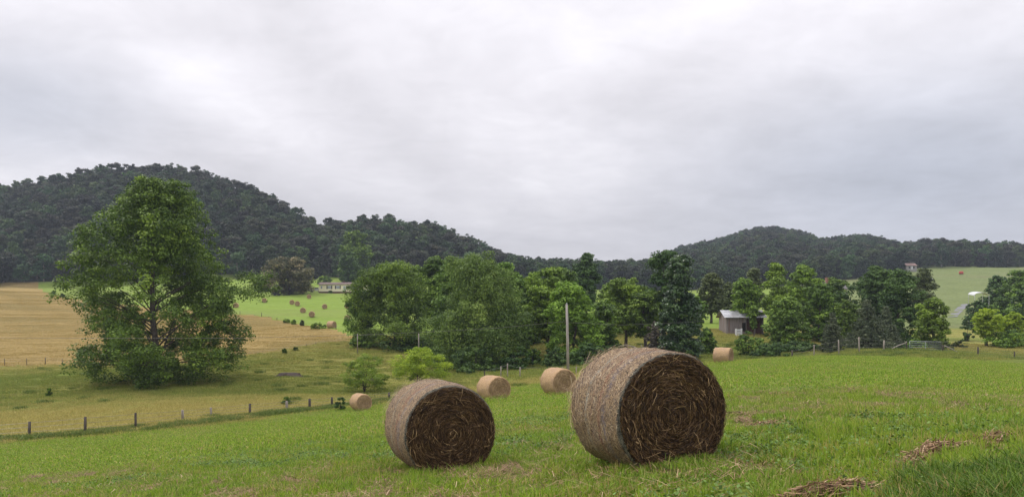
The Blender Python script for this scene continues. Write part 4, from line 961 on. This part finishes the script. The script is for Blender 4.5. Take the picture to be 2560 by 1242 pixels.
def tinroof(y0, z0, y1, z1):
    xs = np.arange(-.5, W2+.6, .1); zc_ = .02*np.abs(np.sin(xs*math.pi/.4)); b = MB(); n_ = len(xs)
    V = np.vstack([np.column_stack([xs, np.full(n_, y0), z0+zc_]), np.column_stack([xs, np.full(n_, y1), z1+zc_]), np.column_stack([xs, np.full(n_, y0), z0+zc_-.05]), np.column_stack([xs, np.full(n_, y1), z1+zc_-.05])])
    i = np.arange(n_-1); b.add(V, [np.stack([i, i+1, n_+i+1, n_+i], -1), np.stack([2*n_+i, 3*n_+i, 3*n_+i+1, 2*n_+i+1], -1), np.stack([i, 2*n_+i, 2*n_+i+1, i+1], -1)]); return b
tinroof(-.5, ev-.02, 2.5, rg).obj('roof', M_tin, t); tinroof(5.4, ev-.02, 2.5, rg).obj('roof', M_tin, t)
# white feed crate by the barn
M_white = noisy('white_paint', (.55, .56, .58), (.68, .69, .71), sc=2, rough=.5, bump=None)
cD = bD-2.5; cx0 = (1841-1280)/F*cD; cz = at(1848, cD)[2]; t = thing('feed_bunk', 'white slatted feed bunk standing by the barn door', 'feed bunk', (cx0, cD, cz-.1))
top = zpy(821, cD)-cz+.1
for k in range(3): bb = MB(); bb.box(0, 1.0, 0, .05, .15+k*(top-.15)/3, .15+(k+.78)*(top-.15)/3); bb.obj('slat', M_white, t)
for xx in (0, .94): bb = MB(); bb.box(xx, xx+.06, -.06, -.002, 0, top+.03); bb.obj('leg', M_white, t)
bb = MB(); bb.box(0, 1.0, .06, .8, .12, .2); bb.box(0, .05, .06, .8, .2, top); bb.box(.95, 1.0, .06, .8, .2, top); bb.obj('tray', M_white, t)

# ------------------------------------------------------------------ cream single-storey house
hD = Dfor(835, 734, 250, 360); sx = hD/F; hx0 = (797-1280)*sx; hz = at(800, hD)[2]; x_, y_, gz_ = at(835, hD)
M_cream = noisy('cream_siding', (.80, .73, .52), (.86, .80, .60), (1, 1, 12), 1.5, .7, .2, .01); M_roofb = noisy('brown_shingles', (.13, .095, .085), (.20, .15, .135), (1, 1, 1), 6, .9, .4, .02)
M_skirt = noisy('brick_skirting', (.10, .055, .045), (.16, .09, .075), (1, 1, 3), 4, .9, .3, .02)
M_shut = noisy('black_shutter', (.012, .012, .014), (.02, .02, .024), bump=None, rough=.5); M_glass = noisy('window_glass', (.25, .28, .32), (.35, .38, .42), bump=None, rough=.1, spec=.8)
t = thing('house', 'long single-storey cream house with brown roof and black shutters', 'house', (hx0, hD, hz)); wallh = 2.65; Wd = 17.5; sk = .55
bb = MB(); bb.box(0, Wd, 0, 7.5, sk, sk+wallh); bb.prism([(.0, 0.0, sk+wallh), (.0, 7.5, sk+wallh), (.0, 3.75, sk+wallh+.75)], (.1, 0, 0)); bb.obj('wall', M_cream, t)
bb = MB(); bb.box(.06, Wd-.06, .06, 7.44, min(-.6, gz_-hz-.5), sk-.003); bb.obj('skirting', M_skirt, t)
bb = MB()
for s_ in (0, 1):
    y0, y1 = (-.4, 3.75) if s_ == 0 else (7.9, 3.75)
    bb.prism([(-.35, y0, sk+wallh-.02), (-.35, y1, sk+wallh+.87), (-.35, y1, sk+wallh+.99), (-.35, y0, sk+wallh+.10)][::(1 if s_ else -1)], (Wd+.7, 0, 0))
bb.obj('roof', M_roofb, t)
bb = MB(); bb.box(8.6, 9.1, 3.2, 3.8, sk+wallh+.8, sk+wallh+1.5); bb.obj('chimney', M_skirt, t)
for wx in (3.4, 6.6, 12.5):
    f = bb = MB().box(wx, wx+1.2, -.06, -.003, sk+1.0, sk+2.15).obj('window', M_white, t)
    MB().box(wx+.08, wx+.56, -.075, -.063, sk+1.08, sk+2.07).box(wx+.64, wx+1.12, -.075, -.063, sk+1.08, sk+2.07).obj('pane', M_glass, f)
    MB().box(wx-.48, wx-.06, -.05, -.003, sk+.95, sk+2.2).obj('shutter', M_shut, t); MB().box(wx+1.26, wx+1.68, -.05, -.003, sk+.95, sk+2.2).obj('shutter', M_shut, t)
f = MB().box(.75, 1.35, -.06, -.003, sk+1.05, sk+2.1).obj('window', M_white, t); MB().box(.83, 1.27, -.075, -.063, sk+1.12, sk+2.03).obj('pane', M_glass, f)
f = MB().box(9.2, 10.2, -.05, -.003, sk+.02, sk+2.1).obj('door', M_white, t); MB().box(9.35, 10.05, -.06, -.053, sk+1.2, sk+1.95).obj('pane', M_glass, f)
f = MB().box(10.3, 12.2, -.045, -.003, sk+.9, sk+2.1).obj('porch_screen', M_shut, t)
# parked white pickup beside the house
M_trk = noisy('white_car_paint', (.62, .64, .68), (.68, .70, .74), bump=None, rough=.25, spec=.6); M_tyre = noisy('tyre_rubber', (.015, .015, .015), (.03, .03, .03), bump=None)
vx = (773-1280)/F*(hD+3); t = thing('parked_pickup', 'white pickup parked between the chestnut and the cream house', 'pickup truck', (vx, hD+3, at(776, hD+3)[2]))
bb = MB(); bb.prism([(0, 0, .5), (4.6, 0, .5), (4.6, 0, 1.05), (4.3, 0, 1.12), (2.0, 0, 1.1), (1.95, 0, 1.02), (0, 0, 1.02)][::-1], (0, 1.8, 0)); bb.obj('body', M_trk, t)
bb = MB(); bb.prism([(2.0, .1, 1.12), (4.0, .1, 1.12), (3.5, .1, 1.75), (2.15, .1, 1.78)][::-1], (0, 1.6, 0)); c_ = bb.obj('cab', M_trk, t)
MB().prism([(2.15, .085, 1.2), (3.65, .085, 1.2), (3.35, .085, 1.65), (2.25, .085, 1.68)][::-1], (0, .012, 0)).obj('side_window', M_shut, c_)
for wx in (.85, 3.75):
    for wy in (.0, 1.6):
        MB().tube([(wx, wy-.02, .36), (wx, wy+.22, .36)], .36, 14).obj('wheel', M_tyre, t)
# dark utility vehicle under the chestnut
vD = Dfor(688, 739, 250, 340); vx = (682-1280)/F*vD; t = thing('utility_cart', 'small dark utility cart parked under the chestnut tree', 'utility cart', (vx, vD, at(688, vD)[2]))
MB().prism([(0, 0, .4), (2.4, 0, .4), (2.4, 0, .8), (1.9, 0, 1.0), (.7, 0, 1.0), (0, 0, .85)][::-1], (0, 1.2, 0)).obj('body', M_shut, t)
MB().box(.4, 1.6, .05, 1.15, 1.5, 1.56).box(.42, .48, .06, .12, 1.0, 1.5).box(1.5, 1.56, .06, .12, 1.0, 1.5).obj('canopy', M_shut, t)
for wx in (.45, 1.95): MB().tube([(wx, -.05, .3), (wx, .15, .3)], .3, 10).obj('wheel', M_tyre, t); MB().tube([(wx, 1.05, .3), (wx, 1.25, .3)], .3, 10).obj('wheel', M_tyre, t)
# grey wooden deck rail between truck and house
vx = (758-1280)/F*(hD-1); t = thing('wooden_railing', 'grey plank railing in front of the parked pickup', 'railing', (vx, hD-1, at(770, hD-1)[2]))
for k in range(7): MB().box(k*.95, k*.95+.1, 0, .1, -.3, 1.0).obj('post', M_lpost, t)
for zz in (.35, .65, .92): MB().box(0, 5.8, -.04, -.003, zz, zz+.1).obj('rail', M_lpost, t)

# ------------------------------------------------------------------ things on the far right
M_brick = noisy('brick', (.20, .10, .075), (.32, .17, .13), sc=9, rough=.9, bump=None); M_groof = noisy('grey_shingle', (.12, .11, .11), (.19, .175, .17), sc=5); M_rroof = noisy('red_roof', (.20, .13, .11), (.25, .165, .145), sc=3, bump=None)
M_siding = noisy('pale_siding', (.26, .25, .24), (.32, .31, .29), sc=3, bump=None)
def small_house(px, D, pyb, wm, dm, hm, rh, label, wallm, roofm, chim=None, rz=0):
    x0 = (px-1280)/F*D; gz0 = at(px, D)[2]; base = min(gz0, zpy(pyb, D)); t = thing('house', label, 'house', (x0, D, base), rz); hh = zpy(pyb, D)-base+hm
    bb = MB(); bb.box(0, wm, 0, dm, -.5, hh); bb.prism([(0, 0, hh), (0, dm, hh), (0, dm/2, hh+rh)], (.1, 0, 0)); bb.prism([(wm-.1, 0, hh), (wm-.1, dm, hh), (wm-.1, dm/2, hh+rh)], (.1, 0, 0)); bb.obj('wall', wallm, t)
    bb = MB(); bb.prism([(-.3, -.4, hh-.05), (-.3, dm/2, hh+rh+.02), (-.3, dm/2, hh+rh+.14), (-.3, -.4, hh+.07)][::-1], (wm+.6, 0, 0)); bb.prism([(-.3, dm+.4, hh-.05), (-.3, dm/2, hh+rh+.02), (-.3, dm/2, hh+rh+.14), (-.3, dm+.4, hh+.07)], (wm+.6, 0, 0)); r_ = bb.obj('roof', roofm, t)
    if chim: MB().box(chim, chim+.9, dm/2-.5, dm/2+.4, hh+rh*.6, hh+rh+1.1).obj('chimney', M_brick, r_)
    for k in range(2):
        wx = wm*(.22+.42*k); MB().box(wx, wx+1, -.03, -.003, hh-1.7, hh-.5).obj('window', M_shut, t)
    MB().box(wm*.47, wm*.47+.9, -.03, -.003, hh-2.3, hh-.3).obj('door', M_white, t)
small_house(2064, 172, 742, 4.5, 5, 1.6, 1.6, 'grey-roofed house with brick chimney hidden among the trees', M_siding, M_groof, 1.0)
small_house(2266, 500, 672, 6.5, 6, 2.0, 1.6, 'small red-roofed house at the edge of the far woods', M_siding, M_rroof, None)
# white arched carport
cD = 215; cx0 = (2436-1280)/F*cD; t = thing('carport', 'white arched metal carport beside the far road', 'carport', (cx0, cD, at(2440, cD)[2]), math.radians(-14)); cz = zpy(738, cD)-at(2440, cD)[2]
b = MB(); th = np.linspace(0, math.pi, 11); V = []
for k, yy in enumerate((0, 5.5)):
    for a in th: V.append((1.8-1.8*math.cos(a), yy, cz+.75*math.sin(a)+yy*.08))
for k, yy in enumerate((0, 5.5)):
    for a in th: V.append((1.8-1.8*math.cos(a), yy, cz+.75*math.sin(a)-.06+yy*.08))
i = np.arange(10); b.add(V, [np.stack([i, i+1, 11+i+1, 11+i], -1), np.stack([22+i, 33+i, 33+i+1, 22+i+1], -1), np.stack([i, 22+i, 22+i+1, i+1], -1)]); b.obj('roof', M_white, t)
for xx in (.05, 3.5):
    for yy in (.05, 5.3): MB().box(xx, xx+.09, yy, yy+.09, -.3, cz+.02+yy*.08).obj('post', M_white, t)
# far road strip following the ground
rb = MB(); pr = [(2380, 793), (2388, 785), (2396, 777), (2404, 769), (2414, 760)]; pr = [(a_, Dfor(a_, b_, 150, 340)) for a_, b_ in pr]; V = []
for (px, D) in pr:
    for s_ in (-1.6, -.5, .6, 1.7): X = (px-1280)/F*D+s_; V.append((X, D, float(ground(np.array([X]), np.array([D]))[0])+.12))
i_, j_ = np.meshgrid(np.arange(4), np.arange(3), indexing='ij'); rb.add(V, [np.stack([i_*4+j_, i_*4+j_+1, (i_+1)*4+j_+1, (i_+1)*4+j_], -1).reshape(-1, 4)])
o = rb.obj('road', noisy('asphalt', (.16, .16, .165), (.22, .22, .225), sc=3, bump=None), None, True); o['kind'] = 'structure'
# red hay ring on the far field, white vehicle
x, y, z = at(2403, 470); t = thing('red_feeder', 'small red livestock feeder on the far hillside field', 'feeder', (x, y, z))
M_red = noisy('red_paint', (.40, .06, .05), (.48, .09, .07), bump=None); bb = MB(); bb.tube([(0, 0, .3), (0, 0, .9), (0, 0, 1.8)], [1.1, 1.2, 1.15], 14); bb.obj('tank', M_red, t, True)
for a in range(4): MB().tube([(.9*math.cos(a*1.57+.7), .9*math.sin(a*1.57+.7), -.2), (.9*math.cos(a*1.57+.7), .9*math.sin(a*1.57+.7), .4)], .08, 6).obj('leg', M_shut, t)
x, y, z = at(2312, 440); t = thing('parked_van', 'white van parked near the brownish tree on the far field', 'van', (x, y, z))
MB().prism([(0, 0, .4), (5, 0, .4), (5, 0, 1.1), (4.3, 0, 1.3), (3.8, 0, 1.95), (0, 0, 2.0)][::-1], (0, 1.9, 0)).obj('body', M_trk, t)
for wx in (.9, 4.0): MB().tube([(wx, -.03, .36), (wx, .2, .36)], .36, 12).obj('wheel', M_tyre, t); MB().tube([(wx, 1.7, .36), (wx, 1.93, .36)], .36, 12).obj('wheel', M_tyre, t)
# eroded earth bank hollows
M_soil = noisy('bare_soil', (.035, .024, .022), (.085, .062, .048), sc=4, bump=.8, bdist=.1)
for (px, D, wm, lb, sd_) in ((722, 101, 4.6, 'bare dark earth hollow in the pasture bank behind the left fence', 1), (928, 97, 1.6, 'small dark earth hollow between the two small bright trees', 2)):
    x, y, z = at(px, D); R = np.random.default_rng(sd_); b = MB(); V = [(0, 0, .42)]; n_ = 18
    for ring in (.5, 1.0):
        for a in np.linspace(0, 2*math.pi, n_, endpoint=False):
            rr = ring*wm*.5*R.uniform(.5, 1.3); X = math.cos(a)*rr; Yy = math.sin(a)*rr*.5; V.append((X, Yy, float(ground(np.array([x+X]), np.array([y+Yy]))[0])-z+(.4 if ring < .8 else -.15)))
    V = np.array(V); j = np.arange(n_); k = (j+1) % n_
    b.add(V, [np.stack([0*j, 1+j, 1+k], -1), np.stack([1+j, 1+n_+j, 1+n_+k, 1+k], -1)]); tag(b.obj('earth_mound', M_soil, None, True, (x, y, z+.05)), lb, 'bare earth')
# dead fallen branch above the largest bale
bb = MB(); D = 70; pb = [(1546, 866), (1566, 862), (1585, 867), (1600, 875), (1616, 884), (1640, 893)]
pp = np.array([((a-1280)/F*D, 0, zpy(b_, D)) for a, b_ in pb]); o0 = pp[-1].copy(); bb.tube(pp-o0, [.03, .06, .08, .1, .12, .14], 6)
pq = np.array([((a-1280)/F*D, 0, zpy(b_, D)) for a, b_ in ((1612, 884), (1608, 872), (1603, 862))]); bb.tube(pq-o0, [.08, .05, .025], 6)
bb.tube([(0, 0, 0), (.5, .2, -.5), (.9, .3, -1.3)], [.14, .16, .18], 6)
tag(bb.obj('dead_branch', M_palebark, None, True, (o0[0], D, o0[2])), 'bare dead branch poking up behind the top of the largest bale', 'branch')

# ------------------------------------------------------------------ haze
hb = MB(); hb.box(-1600, 1600, -130, 1600, -90, 165); ho = hb.obj('haze', None) if False else None
mh = bpy.data.materials.new('haze_air'); mh.use_nodes = True; mh.node_tree.nodes.clear(); th_ = NT(mh.node_tree)
oo = th_.node('ShaderNodeOutputMaterial'); pv = th_.node('ShaderNodeVolumePrincipled'); pv.inputs['Color'].default_value = (.74, .83, 1.0, 1); pv.inputs['Density'].default_value = .00018
pv.inputs['Anisotropy'].default_value = 0.1
th_.l.new(pv.outputs[0], oo.inputs['Volume'])
ho = hb.obj('haze', mh); ho['kind'] = 'stuff'
